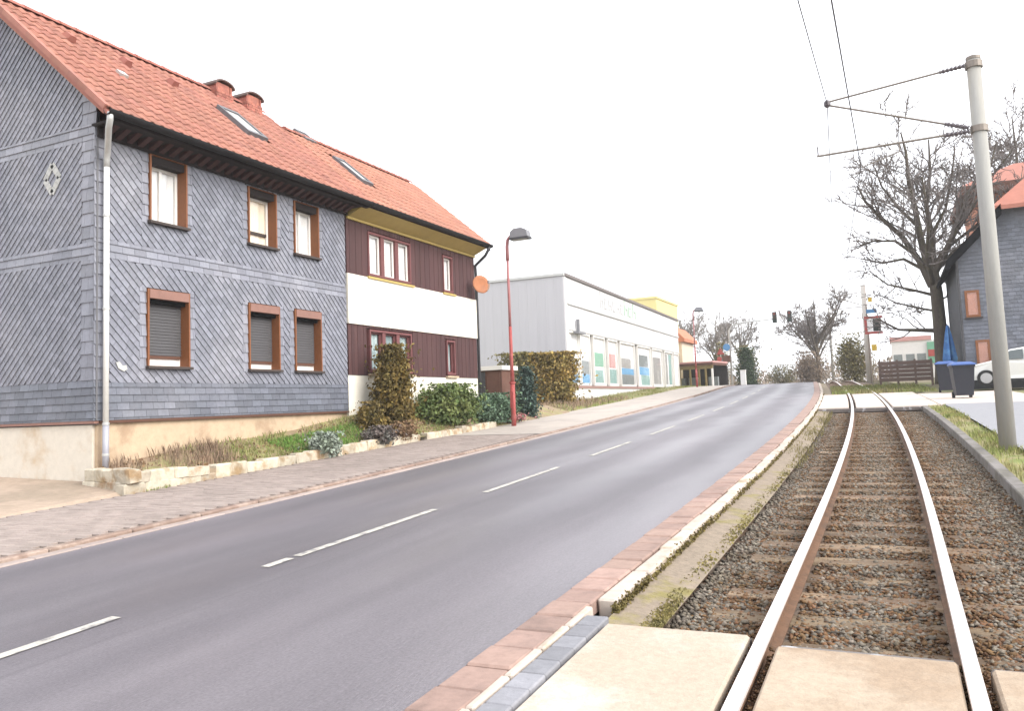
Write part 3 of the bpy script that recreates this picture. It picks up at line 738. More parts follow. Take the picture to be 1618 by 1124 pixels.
# pale diamond ornament of slates on the gable
orn = empty('ornament'); orn.parent = sh
co = Vector((-13.12, GYP-.045, 5.80)); hd_ = .30
for k in range(4):
    a0, a1 = math.pi/2*k, math.pi/2*(k+1)
    for t in (.17, .5, .83):
        c_ = co+Vector((math.cos(a0)*.19*(1-t)+math.cos(a1)*.19*t, 0, math.sin(a0)*.26*(1-t)+math.sin(a1)*.26*t))
        d_ = Vector((math.cos(a1)*.19-math.cos(a0)*.19, 0, math.sin(a1)*.26-math.sin(a0)*.26)).normalized(); e_ = Vector((d_.z, 0, -d_.x))
        mb = MB(); mb.obox(c_, d_*.056, Vector((0, .006, 0)), e_*.055); mb.build('slate', 'slate_pale', orn)
# corner board
mb = MB(); mb.box(FX-.0, YA+.03, 1.53, FX+.012, YA+.062, 6.6); mb.build('corner_board', 'lead', sh)
# plinths
mb = MB(); mb.box(-17.4, YA+.07, .1, FX-.13, YA+.118, 1.47); mb.build('gable_plinth', 'plinth_white', sh)
mb = MB(); mb.box(-17.4, YA+.02, 1.47, FX-.02, YA+.11, 1.515); mb.build('drip_board', 'wood_pinkbrown', sh)
mb = MB(); mb.box(FX-.188, YA+.12, .3, FX-.07, YB, 1.47); mb.build('front_plinth', 'plinth_cream', sh)
mb = MB(); mb.box(FX-.188, YA+.122, 1.472, FX+.005, YB, 1.515); mb.build('drip_board', 'wood_brown', sh)
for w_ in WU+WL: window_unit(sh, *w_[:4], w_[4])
# plaster patch left on the wall low at the left
mb = MB(); mb.prism([(FX+.004, 9.68, 2.40), (FX+.004, 9.79, 2.35), (FX+.004, 9.86, 2.39), (FX+.004, 9.84, 2.46), (FX+.004, 9.76, 2.45), (FX+.004, 9.70, 2.52), (FX+.004, 9.63, 2.50)], (.017, 0, 0)); mb.build('wall_patch', 'slate_pale', sh)
# roof with tiles, skylights, vents
SK1 = (13.72, 14.36, 1.80, 3.05)
roof, (ro, ru, rv, rn, rL) = roof_slope(sh, 'roof', 9.0, 16.55, -14.8, 9.56, 'tile', None, 300, (SK1,))
def skylight(rf, y0, y1, v0, v1, pane_m):
    o = Vector((-11.45, 0, 6.68)); q = lambda y, v, h: o+Vector((0, y, 0))+rv*v+rn*h
    mb = MB(); t = .07
    for (a, b, c, d) in ((y0, y0+t, v0, v1), (y1-t, y1, v0, v1), (y0+t, y1-t, v0, v0+t*1.6), (y0+t, y1-t, v1-t*1.6, v1)):
        mb.hexa([q(a, c, 0), q(b, c, 0), q(b, d, 0), q(a, d, 0), q(a, c, .10), q(b, c, .10), q(b, d, .10), q(a, d, .10)])
    s = mb.build('skylight', 'lead', rf)
    mb = MB(); mb.hexa([q(a, c, h) for h in (.03, .07) for a, c in ((y0+t, v0+t*1.6), (y1-t, v0+t*1.6), (y1-t, v1-t*1.6), (y0+t, v1-t*1.6))]); mb.build('pane', pane_m, s)
skylight(roof, *SK1, 'glass_sky' if 'glass_sky' in MATS else 'zinc')
def vent(y, v):
    p = ro+Vector((0, y-9.0, 0))+rv*v; mb = MB()
    mb.hexa([p+ru*a+rv*b+rn*h for h, k in ((.03, 1), (.16, .6)) for a, b in ((-.10*k, -.10), (.10*k, -.10), (.10*k, .14*k), (-.10*k, .14*k))]); mb.build('vent_tile', 'ridge_tile', roof)
for y_, v_ in ((10.2, 3.46), (11.47, 3.42), (12.66, 3.36)): vent(y_, v_)
p = ro+Vector((0, 1.77, 0))+rv*2.42; mb = MB(); mb.obox(p+rn*.06, ru*.09, rv*.09, rn*.03); mb.build('vent_plate', 'zinc', roof)
# verge boards and eaves
mb = MB()
for (xa, za, xb, zb) in ((-11.42, 6.62, -14.8, 9.50), (-14.8, 9.50, -18.15, 6.62)):
    mb.hexa([(xa, 8.985, za-.06), (xb, 8.985, zb-.06), (xb, 9.03, zb-.06), (xa, 9.03, za-.06), (xa, 8.985, za+.03), (xb, 8.985, zb+.03), (xb, 9.03, zb+.03), (xa, 9.03, za+.03)])
mb.build('verge_board', 'ridge_tile', sh)
for i in range(15):                                     # verge tiles stepping up the gable edge
    a = ro+rv*(i*.297+.02); m2 = MB(); m2.hexa([a+ru*y+rv*l+rn*h for h in (-.03, .065) for y, l in ((-.035, 0), (.06, 0), (.06, .30), (-.035, .30))])
    m2.build('verge_tile', 'tile', roof)
mb = MB(); mb.box(FX-.02, 9.17, 6.54, -11.50, YB+.3, 6.575); mb.build('soffit', 'fascia_dark', sh)
mb = MB(); mb.box(FX+.022, YA+.02, 6.37, FX+.06, YB, 6.535); mb.build('frieze_board', 'fascia_dark', sh)
for i in range(30):
    y = YA+.12+i*.232; m2 = MB(); m2.hexa([(FX+.061, y, 6.41), (FX+.20, y, 6.47), (FX+.20, y+.11, 6.47), (FX+.061, y+.11, 6.41), (FX+.061, y, 6.538), (FX+.34, y, 6.538), (FX+.34, y+.11, 6.538), (FX+.061, y+.11, 6.538)])
    m2.build('corbel', 'corbel', sh)
def gutter(parent, y0, y1, m='gutter_black'):
    mb = MB(); prof = []
    for j in range(9): t = math.pi+math.pi*j/8; prof.append((-11.40+.09*math.cos(t), 6.655+.09*math.sin(t)))
    for j in range(9): t = 2*math.pi-math.pi*j/8; prof.append((-11.40+.08*math.cos(t), 6.655+.077*math.sin(t)))
    mb.prism([(x, y0, z) for x, z in prof], (0, y1-y0, 0)); return mb.build('gutter', m, parent, False)
gutter(sh, 8.98, 16.5)
mb = MB(); mb.box(-11.505, 9.04, 6.535, -11.48, 16.5, 6.66); mb.build('fascia', 'fascia_dark', sh)
# downpipe with bends: pale top, grey lower
px_, py_ = FX+.10, YA+.15
mb = MB(); mb.path([(-11.40, 9.04, 6.62), (-11.41, 9.045, 6.50), (-11.50, 9.09, 6.38), (-11.80, py_-.06, 6.12), (px_, py_, 5.98), (px_, py_, 5.85)], .052, 10)
dp = mb.build('downpipe', 'zinc', sh, True)
mb = MB(); mb.path([(px_, py_, 5.86), (px_, py_, 1.45)], .047, 12); mb.build('pipe', 'pipe_white', dp, True)
mb = MB(); mb.path([(px_, py_, 1.46), (px_, py_, .58)], .052, 12); mb.build('standpipe', 'pipe_grey', dp, True)
for z in (5.0, 3.4, 1.46, .95): m2 = MB(); m2.lathe([(.058, -.02), (.058, .02)], (px_, py_, z), 12); m2.build('pipe_clip', 'zinc', dp)
# chimneys: two brick stacks with curved dark caps
def chimney(y, zt, x=-14.75):
    c = MB(); c.box(x-.22, y-.26, 8.9, x+.22, y+.26, zt-.42); ch = c.build('chimney', 'mortar', sh)
    bj = MB(); nb = 0
    for r in range(9):
        z = zt-.42-.078*(9-r)+.0; z0 = zt-1.05+r*.07
        for k in range(4):
            y0 = y-.27+k*.135+(r % 2)*.03
            m2 = MB(); m2.box(x+.215, y0+.004, z0+.004, x+.238, min(y0+.131, y+.272), z0+.066); m2.build('brick', 'brick_chimney', ch)
        for k in range(3):
            x0 = x-.23+k*.155; bj.box(x0+.004, y-.278, z0+.004, x0+.150, y-.255, z0+.066)
    tag(bj.build('brick_side', 'brick_chimney', ch), kind='stuff')
    m2 = MB(); prof = []
    for j in range(9): t = math.pi*j/8; prof.append((y-.33*math.cos(t), zt-.26+.15*math.sin(t)))
    for j in range(9): t = math.pi-math.pi*j/8; prof.append((y-.31*math.cos(t), zt-.29+.145*math.sin(t)))
    m2.prism([(x-.26, a, b) for a, b in prof], (.52, 0, 0)); m2.build('chimney_cap', 'chimney_cap', ch)
    for a in (-.24, .24): m3 = MB(); m3.box(x-.2, y+a-.03, zt-.42, x+.2, y+a+.03, zt-.22); m3.build('cap_leg', 'brick_chimney', ch)
    m4 = MB(); m4.box(x-.18, y-.2, zt-.42, x+.18, y+.2, zt-.2); m4.build('flue', 'brick_chimney', ch)
chimney(14.80, 9.98); chimney(15.85, 10.02)
rebase(sh, (-14.75, 12.7, .6))

# ---------------------------------------------------- brown boarded house
bh = empty('boarded_house', label='house with brown vertical boards and white bands joined to the slate one', cat='house')
YC, YD = YB+.02, 23.08
mb = MB(); mb.box(-17.2, YC, .4, FX-.20, YD-.02, 6.7); mb.prism([(-17.2, YD-.08, 6.7), (FX-.2, YD-.08, 6.7), (-14.2, YD-.08, 8.88)], (0, .06, 0)); mb.build('wall', 'render_white', bh)
mb = MB(); mb.box(FX-.199, YC+.001, .6, FX-.02, YD, 2.39); mb.build('white_plinth', 'render_white', bh)
mb = MB(); mb.box(FX-.199, YC+.001, 3.67, FX+.03, YD, 4.92); mb.build('white_band', 'render_white', bh)
BW = [(17.16, 19.22, 4.98, 6.14, 3), (21.02, 21.62, 4.98, 6.10, 1), (17.14, 19.16, 2.47, 3.58, 3), (21.10, 21.62, 2.47, 3.52, 1)]
bk = MB()
def bclad(z0, z1, wins):
    y = YC+.01; n = int((YD-y)/.127); w = (YD-y)/n
    for i in range(n):
        a, b = y+i*w, y+(i+1)*w; segs = [(z0, z1)]
        for (wa, wb, wc, wd, _) in wins:
            if b > wa+.01 and a < wb-.01: segs = [(z0, wc-.03), (wd+.03, z1)]
        for s0, s1 in segs:
            if s1-s0 < .03: continue
            q = MB(); d = .004*(i % 2); q.hexa([(FX-.05, a+.003, s0), (FX+d-.006, a+.003, s0), (FX+d-.006, b-.003, s0), (FX-.05, b-.003, s0), (FX-.05, a+.003, s1), (FX+d-.006, a+.003, s1), (FX+d-.006, b-.003, s1), (FX-.05, b-.003, s1)])
            q.build('board', 'board_brown', bh)
            bk.box(FX-.12, a, s0, FX-.051, b, s1)
bclad(4.925, 6.36, BW[:2]); bclad(2.395, 3.665, BW[2:])
bk.build('board_backing', 'board_backing', bh)
for bi, (a, b, c, d, n) in enumerate(BW):
    m = MB(); t = .06; xo = FX+.015; xi = FX-.19
    m.ring(xi, xo, a, b, c, d, t)
    win = m.build('window', 'frame_red', bh)
    for k in range(1, n): y = a+(b-a)*k/n; x_ = MB(); x_.box(xi, y-.075, c+t, xo-.02, y+.075, d-t); x_.build('mullion', 'frame_red', win)
    m = MB(); m.box(FX-.02, a-.08, c-.085, FX+.07, b+.08, c-.032); m.build('sill', 'soffit_yellow' if c > 4 else 'plinth_cream', win)
    for k in range(n):
        y0, y1 = a+(b-a)*k/n+(.075 if k else t), a+(b-a)*(k+1)/n-(.075 if k < n-1 else t)
        f = MB(); q = .045
        f.ring(FX-.11, FX-.07, y0, y1, c+t, d-t, q); f.build('frame', 'frame_white' if c > 4 else 'frame_red', win)
        g = MB(); g.box(FX-.10, y0+q, c+t+q, FX-.094, y1-q, d-t-q); g.build('pane', 'glass', win)
        g = MB()
        for i in range(8):
            ya, yb = y0+(y1-y0)*i/8, y0+(y1-y0)*(i+1)/8; xa, xb = FX-.15+.01*math.sin(i*2), FX-.15+.01*math.sin(i*2+2)
            g.add([(xa, ya, c+t), (xb, yb, c+t), (xb, yb, d-t), (xa, ya, d-t)], [(0, 1, 2, 3)])
        g.build('curtain', 'curtain' if c > 4 else 'curtain_blue', win)
SK2 = (17.72, 18.22, 1.45, 2.75)
roof2, _ = roof_slope(bh, 'roof', 16.55, 23.12, -14.2, 9.05, 'tile_pale', None, 200, (SK2,))
skylight(roof2, *SK2, 'zinc')
SK3 = (17.25, 17.72, 3.45, 4.0)
skylight(roof2, *SK3, 'zinc')
mb = MB(); mb.hexa([(-11.50, YC+.1, 6.575), (FX+.0, YC+.1, 6.36), (FX+.0, YD-.01, 6.36), (-11.50, YD-.01, 6.575), (-11.50, YC+.1, 6.60), (FX-.0, YC+.1, 6.60), (FX-.0, YD-.01, 6.60), (-11.50, YD-.01, 6.60)]); mb.build('soffit', 'soffit_yellow', bh)
mb = MB(); mb.box(FX-.0, YC+.02, 6.30, FX+.05, YD-.01, 6.362); mb.build('frieze_board', 'soffit_yellow', bh)
gutter(bh, 16.51, 23.16)
mb = MB(); mb.box(-11.505, 16.51, 6.56, -11.48, 23.1, 6.66); mb.build('fascia', 'fascia_dark', bh)
mb = MB()
for (xa, za, xb, zb) in ((-11.42, 6.62, -14.2, 8.99), (-14.2, 8.99, -16.95, 6.62)):
    mb.hexa([(xa, 23.10, za-.16), (xb, 23.10, zb-.16), (xb, 23.15, zb-.16), (xa, 23.15, za-.16), (xa, 23.10, za+.05), (xb, 23.10, zb+.05), (xb, 23.15, zb+.05), (xa, 23.15, za+.05)])
mb.build('verge_board', 'fascia_dark', bh)
mb = MB(); mb.path([(-11.40, 22.98, 6.60), (-11.42, 22.98, 6.48), (-11.55, 23.02, 6.32), (FX+.02, 23.12, 6.05), (FX+.02, 23.14, 5.7), (FX+.02, 23.14, 1.1)], .05, 10); mb.build('downpipe', 'lamp_dark', bh, True)
# orange satellite dish
mb = MB(); n = 20; c = Vector((FX+.42, 22.72, 5.36)); ax = Vector((.80, -.58, .16)).normalized(); e1 = ax.orthogonal().normalized(); e2 = ax.cross(e1)
rings = [(.0, -.06), (.10, -.05), (.20, -.03), (.29, 0), (.30, -.012), (.20, -.048), (.02, -.08)]
for r, d in rings:
    for j in range(n): mb.v.append(tuple(c+ax*d+(e1*math.cos(6.2832*j/n)+e2*math.sin(6.2832*j/n))*r))
for i in range(len(rings)-1):
    for j in range(n): mb.f.append((i*n+j, i*n+(j+1) % n, (i+1)*n+(j+1) % n, (i+1)*n+j))
dish = mb.build('satellite_dish', 'orange_dish', None, True); tag(dish, 'round orange satellite dish on the corner of the boarded house', 'satellite dish')
mb = MB(); mb.path([c-ax*.08, Vector((FX+.05, 22.85, 5.30))], .025, 8); mb.build('mount', 'zinc', dish); mb = MB(); mb.path([c-e2*.3, c+ax*.38-e2*.1], .012, 6); mb.build('arm', 'zinc', dish)
mb = MB(); mb.lathe([(.03, -.04), (.03, .05)], c+ax*.38-e2*.08, 10); mb.build('receiver', 'lamp_grey', dish)
rebase(bh, (-14.5, 19.6, .8))
#@@PART3
# ================================================================== GARDEN IN FRONT OF THE HOUSES
variants = [chamfer(.5, .5, .5, .10, .05, 20+k) for k in range(7)]
vmesh = [mesh_of(v, 'garden_stone') for v in variants]
gw = empty('garden_wall', label='low whitewashed rubble stone wall edging the front garden by the pavement', cat='wall')
def stone_run(a, b, topf, botf, step=.36):
    a, b = Vector(a), Vector(b); L = (b-a).length; d = (b-a)/L; nrm = Vector((d.y, -d.x, 0)); t0 = 0; row = 0
    for row in range(5):
        t = random.uniform(-.15, 0)
        while t < L:
            ln = random.uniform(.24, .52); m = min(max(t+ln/2, 0), L); p = a+d*m; zb, zt = botf(p), topf(p); H = zt-zb; nr = max(1, round(H/.19)); ch = H/nr
            if row < nr and t+ln > .02:
                e = .02 if row < nr-1 else random.uniform(-.01, .03)
                M = basis((p.x+nrm.x*random.uniform(-.012, .018), p.y+nrm.y*random.uniform(-.012, .018), zb+ch*(row+.5)+e*.5), d*(ln+.01), nrm*.24, Vector((0, 0, ch+e)))
                share('stone', random.choice(vmesh), M, gw)
            t += ln
topf = lambda p: float(np.interp(p.y, GY, GW))+.05
botf = lambda p: zr(p.y)-.02
stone_run((-11.95, 9.14, 0), (-10.86, 8.92, 0), lambda p: .74, lambda p: zr(p.y)-.02)
stone_run((-10.80, 8.84, 0), (-10.80, 17.2, 0), topf, botf)
stone_run((-10.80, 17.8, 0), (-10.82, 21.4, 0), lambda p: zr(p.y)+.20, botf)
core = MB()
for i in range(21):
    y0, y1 = 8.86+i*.4, 9.26+i*.4; core.hexa([(-10.90, y0, zr(y0)), (-10.71, y0, zr(y0)), (-10.71, y1, zr(y1)), (-10.90, y1, zr(y1)), (-10.90, y0, float(np.interp(y0, GY, GW))+.01), (-10.72, y0, float(np.interp(y0, GY, GW))+.01), (-10.72, y1, float(np.interp(y1, GY, GW))+.01), (-10.90, y1, float(np.interp(y1, GY, GW))+.01)])
core.build('mortar_core', 'mortar', gw); rebase(gw, (-10.8, 13, .5))

def quads(name, C, size, material, parent=None, upbias=.35, asp=1.6, kind=None):
    """C (n,3) leaf centres -> random leaf quads"""
    n = len(C); a = RNG.normal(size=(n, 3)); a[:, 2] += upbias; a /= np.linalg.norm(a, axis=1)[:, None]
    b = np.cross(a, RNG.normal(size=(n, 3))); b /= np.linalg.norm(b, axis=1)[:, None]+1e-9
    s = (size*RNG.uniform(.45, 1.55, n))[:, None]
    l = a*s*asp; w = b*s*.5
    V = np.stack([C-l*.5, C+w, C+l*.5, C-w], 1)
    o = raw_np(name, V, 4, material, parent)
    if kind: o['kind'] = kind
    return o
def cloud(n, shape, c, r, clumps=60, sg=.16, lo=.55):
    """points in lumps filling a shape; c base centre, r (rx, ry, height)"""
    c = np.array(c, float); rx, ry, h = r
    K = RNG.normal(size=(clumps, 3)); K /= np.linalg.norm(K, axis=1)[:, None]
    rad = RNG.uniform(lo, 1.0, clumps)
    if shape == 'ell': Q = K*rad[:, None]*np.array([rx, ry, h/2])+[0, 0, h/2]
    elif shape == 'cone':
        t = RNG.random(clumps)**1.3; th = RNG.uniform(0, 6.283, clumps); q = (1-t*.93)*rad
        Q = np.stack([rx*q*np.cos(th), ry*q*np.sin(th), h*t*.97+.02*h], -1)
    elif shape == 'col':
        t = RNG.random(clumps); th = RNG.uniform(0, 6.283, clumps); q = np.minimum(1, np.minimum(.75+t*1.2, 1.35*(1.03-t)**.5))*rad
        Q = np.stack([rx*q*np.cos(th), ry*q*np.sin(th), h*t], -1)
    else:
        Q = RNG.uniform(-1, 1, (clumps, 3)); k = RNG.integers(0, 3, clumps); Q[np.arange(clumps), k] = np.sign(Q[np.arange(clumps), k])*RNG.uniform(.8, 1, clumps)
        Q = Q*np.array([rx, ry, h/2])+[0, 0, h/2]
    i = RNG.integers(0, clumps, n); S = np.array([min(rx, ry)*sg, min(rx, ry)*sg, min(rx*1.3, h*.5)*sg])
    k = RNG.uniform(.5, 1.5, clumps)[i][:, None]                 # loose and tight clumps
    k = np.where(RNG.random(n)[:, None] < .10, k*2.1, k)          # stray sprigs
    Pn = Q[i]+RNG.normal(size=(n, 3))*S*k
    Pn[:, 2] = np.clip(Pn[:, 2], 0, h*1.06)
    return Pn+c
def shrub(name, c, r, shape, n, leaf, material, label, cat='shrub', clumps=60, sg=.2, lo=.45, group=None, stem='bark', upb=.35, asp=1.6):
    e = empty(name, c, 0, label, cat, group)
    quads('foliage', cloud(n, shape, (0, 0, .02), r, clumps, sg, lo), leaf, material, e, upb, asp)
    mb = MB(); mb.path([(0, 0, -.1), (0.02, 0, r[2]*.35), (0, .02, r[2]*.8)], [max(.02, r[0]*.10), max(.015, r[0]*.08), .01], 7)
    for k in range(5):
        t = 6.283*k/5; mb.path([(0, 0, r[2]*.15), (r[0]*.5*math.cos(t), r[1]*.5*math.sin(t), r[2]*.55)], [max(.012, r[0]*.05), .006], 5)
    mb.build('stem', stem, e); return e
shrub('golden_conifer', (-11.28, 17.00, .92), (.43, .42, 2.05), 'col', 15000, .055, 'leaf_gold', 'tall bushy golden brown conifer in front of the boarded house', 'conifer', 120, .24, .5, upb=.9)
shrub('golden_conifer', (-11.35, 16.25, .92), (.30, .34, .72), 'ell', 3000, .05, 'leaf_gold', 'small golden conifer side clump left of the tall golden conifer', 'conifer', 40, .26, .4, upb=.9)
shrub('evergreen_shrub', (-11.30, 19.75, 1.02), (.62, 1.05, 1.05), 'ell', 11000, .06, 'leaf_dark', 'dark green rounded evergreen shrub right of the golden conifer', 'shrub', 80, .24, .45)
shrub('juniper', (-11.15, 22.25, 1.0), (.6, 1.0, .80), 'ell', 8000, .055, 'leaf_blue', 'spreading blue green juniper bush left of the red lamp post', 'shrub', 60, .26, .4, upb=.7)
shrub('silver_plant', (-10.78, 13.75, .58), (.26, .40, .46), 'ell', 2600, .045, 'leaf_silver', 'pale silvery plant spilling over the garden wall', 'plant', 40, .26, .4)
shrub('heather', (-10.83, 15.75, .72), (.28, .42, .38), 'ell', 2600, .04, 'leaf_heather', 'dark grey heather clump on the wall, left of two', 'plant', 40, .26, .4)
shrub('heather', (-10.80, 16.75, .76), (.28, .42, .42), 'ell', 2600, .04, 'dead_leaf', 'withered brown heather clump on the wall, right of two', 'plant', 40, .26, .4)
shrub('young_conifer', (-11.35, 25.4, 1.05), (.34, .42, 1.6), 'cone', 5200, .06, 'leaf_teal', 'dark blue green conifer directly behind the red lamp post', 'conifer', 60, .26, .45, upb=.6)
shrub('red_ground_shrub', (-10.95, 23.2, .98), (.30, .55, .20), 'ell', 1500, .05, 'metal_redpale', 'low reddish plant at the foot of the red lamp post', 'plant', 20, .3, .3)

def blades(name, C, h, w, material, kind='stuff', lean=.5):
    n = len(C); th = RNG.uniform(0, 6.283, n); hh = h*RNG.uniform(.5, 1.25, n); d = np.stack([np.cos(th), np.sin(th), np.zeros(n)], -1)
    q = np.stack([-np.sin(th), np.cos(th), np.zeros(n)], -1); up = np.array([0, 0, 1.0])
    l = RNG.uniform(.1, lean, n)[:, None]*hh[:, None]
    V = np.stack([C-q*w/2, C+q*w/2, C+d*l*.4+up*hh[:, None]*.6+q*w*.35, C+d*l+up*hh[:, None], C+d*l*.4+up*hh[:, None]*.6-q*w*.35], 1)
    o = raw_np(name, V, 5, material); o['kind'] = kind; return o
def on_garden(n, x0, x1, y0, y1, dens=None):
    X = RNG.uniform(x0, x1, n); Yv = RNG.uniform(y0, y1, n)
    if dens is not None: k = dens(X, Yv) > RNG.random(n); X, Yv = X[k], Yv[k]
    return np.array([(a, b, gz(a, b)-.02) for a, b in zip(X, Yv)])
patch = lambda f1, f2: (lambda X, Y: np.clip(.5+.6*np.sin(X*f1+1.3)*np.sin(Y*f2)+.3*np.sin(Y*f2*2.7+X*3), .08, 1))
tag(blades('garden_grass', on_garden(9000, -12.0, -10.85, 11.0, 22.5, patch(3, 1.9)), .12, .010, 'grass'), 'short pale grass growing in the front garden', 'grass')
tag(blades('bright_grass', on_garden(6500, -11.75, -10.92, 13.0, 16.4), .09, .010, 'grass_bright'), 'bright green grass patch left of the golden conifer', 'grass')
tag(blades('dry_weeds', on_garden(1700, -11.98, -11.0, 9.35, 11.9, patch(2.2, 2.4)), .20, .009, 'weeds', lean=.35), 'tall dry brown weeds by the downpipe and plinth', 'weeds')
tag(quads('fallen_leaves', on_garden(1500, -11.95, -10.9, 9.2, 23)+[0, 0, .035], .05, 'dead_leaf', None, 2.0, 1.2, 'stuff'), 'brown fallen leaves and litter in the front garden', 'leaves')
cv = np.array([tuple(P(-10.72+random.gauss(0, .03), 8.9+random.random()*.75, .02)) for _ in range(500)])
tag(blades('wall_foot_weeds', cv, .07, .010, 'grass'), 'little green weeds at the foot of the garden wall corner', 'weeds')
def on_path(n, x0, x1, y0, y1, dz, pw=1.0, dens=None):
    X = RNG.uniform(x0, x1, n); Yv = y0+(y1-y0)*RNG.random(n)**pw
    if dens is not None: k = dens(X, Yv) > RNG.random(n); X, Yv = X[k], Yv[k]
    d0 = dz if not callable(dz) else dz
    return np.array([tuple(P(a, b, d0(a) if callable(d0) else d0)) for a, b in zip(X, Yv)])
tag(blades('verge_grass_left', on_path(9000, -13.6, -10.66, 27, 72, lambda x: .03, 1.3, patch(2, .5)), .14, .022, 'grass'), 'grassy bank along the pavement below the white shop', 'grass')
tag(blades('verge_dry_stalks', on_path(3500, -13.8, -10.8, 24, 40, lambda x: .03+max(0, -11.0-x)*.02, 1.0, patch(3, .9)), .22, .02, 'weeds', lean=.6), 'dry brown stalks on the bank right of the red lamp post', 'weeds')
tag(blades('verge_grass_right', on_path(5000, 1.27, 1.72, 9, 26.8, -.02, 1.2, patch(4, .9)), .10, .012, 'grass'), 'thin grass strip between the kerb and the grey path', 'grass')
tag(blades('track_weeds', on_path(2200, -1.70, -1.30, 13, 26.5, -.10, 1.0, patch(5, .6)), .07, .012, 'moss_yellow'), 'sparse yellow green weeds on the mossy strip beside the track', 'weeds')
mossp = on_path(3800, -1.56, -1.42, 4.95, 14, -.088, 2.6, patch(9, 1.7))
tag(quads('moss', mossp, .022, 'moss_yellow', None, 3.0, 1.0, 'stuff'), 'moss along the edge of the concrete strip', 'moss')
kfoot = on_path(9000, -1.772, -1.735, 5.2, 40, -.045, 1.8)+RNG.normal(size=(9000, 3))*[.008, .0, .02]
mat('moss_dark', (.115, .090, .030), .95, .25, 6, (.17, .14, .05), 3, isl=.3)
tag(quads('kerb_moss', kfoot, .02, 'moss_dark', None, 1.0, 1.0, 'stuff'), 'dark olive moss along the foot of the pale kerb', 'moss')
for nm_, xa_, xb_ in (('left', -.838, -.80), ('left', -.722, -.69), ('right', .205, .238-.04), ('right', .285, .312)):
    tag(stones('flangeway_grit', 420, (min(xa_, xb_), max(xa_, xb_)), (2.4, 4.8), (-.075, -.05), .012, 'ballast_rust'), 'rusty grit packed beside the %s rail in the near crossing' % nm_, 'grit', 'grit in the crossing grooves')
bankp = on_path(4200, -1.4, 2.6, 37.2, 46, -.1, 1.0)
tag(blades('bank_grass', bankp+[0, 0, .06], .16, .02, 'grass'), 'rough grass around the track beyond the far crossing', 'grass')

# ================================================================== STREET LAMPS
def lamp(loc, label, hgt, full=True):
    e = empty('street_lamp', loc, 0, label, 'street lamp', 'street lamps along the left pavement')
    m = MB(); m.path([(0, 0, -.05), (0, 0, 1.3)], [.075, .070], 12); m.build('post_base', 'metal_red', e, True)
    m = MB(); m.path([(0, 0, 1.28), (0, 0, hgt*.52)], [.055, .048], 12); m.build('post', 'metal_red', e, True)
    m = MB(); m.path([(0, 0, hgt*.52-.02), (0, 0, hgt-.75)], [.043, .038], 12); m.path([(0, 0, hgt-.75), (0, 0, hgt-.32), (.03, 0, hgt-.12), (.12, 0, hgt-.02), (.24, 0, hgt+.02)], [.055, .055, .05, .045, .04], 10); m.build('upper_post', 'metal_redpale', e, True)
    m = MB(); m.lathe([(.095, 0), (.095, .05)], (0, 0, 1.28), 12); m.build('collar', 'metal_red', e)
    m = MB(); m.hexa([(.05, -.02, .85), (.09, -.02, .85)] and [(-.05, -.09, .55), (.05, -.09, .55), (.05, -.075, .55), (-.05, -.075, .55), (-.05, -.09, 1.05), (.05, -.09, 1.05), (.05, -.075, 1.05), (-.05, -.075, 1.05)]); m.build('service_door', 'metal_red', e)
    m = MB(); y0 = .15
    m.prism([(.16, -y0, hgt-.10), (.74, -y0, hgt-.10), (.70, -y0, hgt+.10), (.55, -y0, hgt+.17), (.30, -y0, hgt+.17), (.18, -y0, hgt+.08)], (0, 2*y0, 0)); hd = m.build('lamp_head', 'lamp_grey', e)
    m = MB(); m.box(.15, -y0-.01, hgt-.16, .76, y0+.01, hgt-.102); m.build('lamp_shade', 'lamp_dark', hd)
    m = MB(); m.box(.22, -y0+.04, hgt-.175, .68, y0-.04, hgt-.158); m.build('lens', 'headlamp', hd)
    return e
lamp(P(-10.0, 21.9, .02), 'red street lamp post in front of the grey shop wall, the nearer one', 5.75)
lamp(P(-10.0, 58.5, .02), 'red street lamp post past the far end of the white shop', 5.6)

# ================================================================== SHOP BUILDING
TH = .044
sb = empty('shop_building', label='flat roofed shop with grey metal end wall and white glazed front', cat='shop')
A0 = Vector((-15.0, 38.7, 0)); dS = Vector((-math.sin(TH), math.cos(TH), 0)); dN = Vector((math.cos(TH), math.sin(TH), 0))
def S(s, d, z): return A0+dS*s+dN*d+Vector((0, 0, z))
def sbox(mb, s0, s1, d0, d1, z0, z1): return mb.hexa([S(s0, d0, z0), S(s0, d1, z0), S(s1, d1, z0), S(s1, d0, z0), S(s0, d0, z1), S(s0, d1, z1), S(s1, d1, z1), S(s1, d0, z1)])
LS = 30.0
m = sbox(MB(), .1, LS, -16, -.25, .9, 8.0); m.build('wall', 'white_wall', sb)
# end wall of vertical ribbed sheets
for k in range(32):
    d1 = -k*.5; q = MB()
    sbox(q, -.02, .098, d1-.498, d1-.002, 1.0, 8.02); sbox(q, -.05, -.0195, d1-.42, d1-.33, 1.0, 8.02) if False else None
    q.build('cladding_sheet', 'cladding_grey', sb)
m = sbox(MB(), -.08, .12, -16, .06, 8.03, 8.17); m.build('roof_trim', 'trim_grey', sb)
m = sbox(MB(), .13, LS, -.1, .10, 8.03, 8.19); m.build('roof_trim', 'trim_dark', sb)
m = sbox(MB(), .11, .45, -.24, .03, 1.2, 8.02); m.build('corner_post', 'cladding_white', sb)
for k in range(10):
    s0 = .46+k*2.954; q = sbox(MB(), s0, s0+2.94, -.24, .0, 6.72, 8.02); q.build('fascia_panel', 'cladding_white', sb)
m = sbox(MB(), .46, LS, -.24, .06, 6.60, 6.715); m.build('canopy_edge', 'trim_grey', sb)
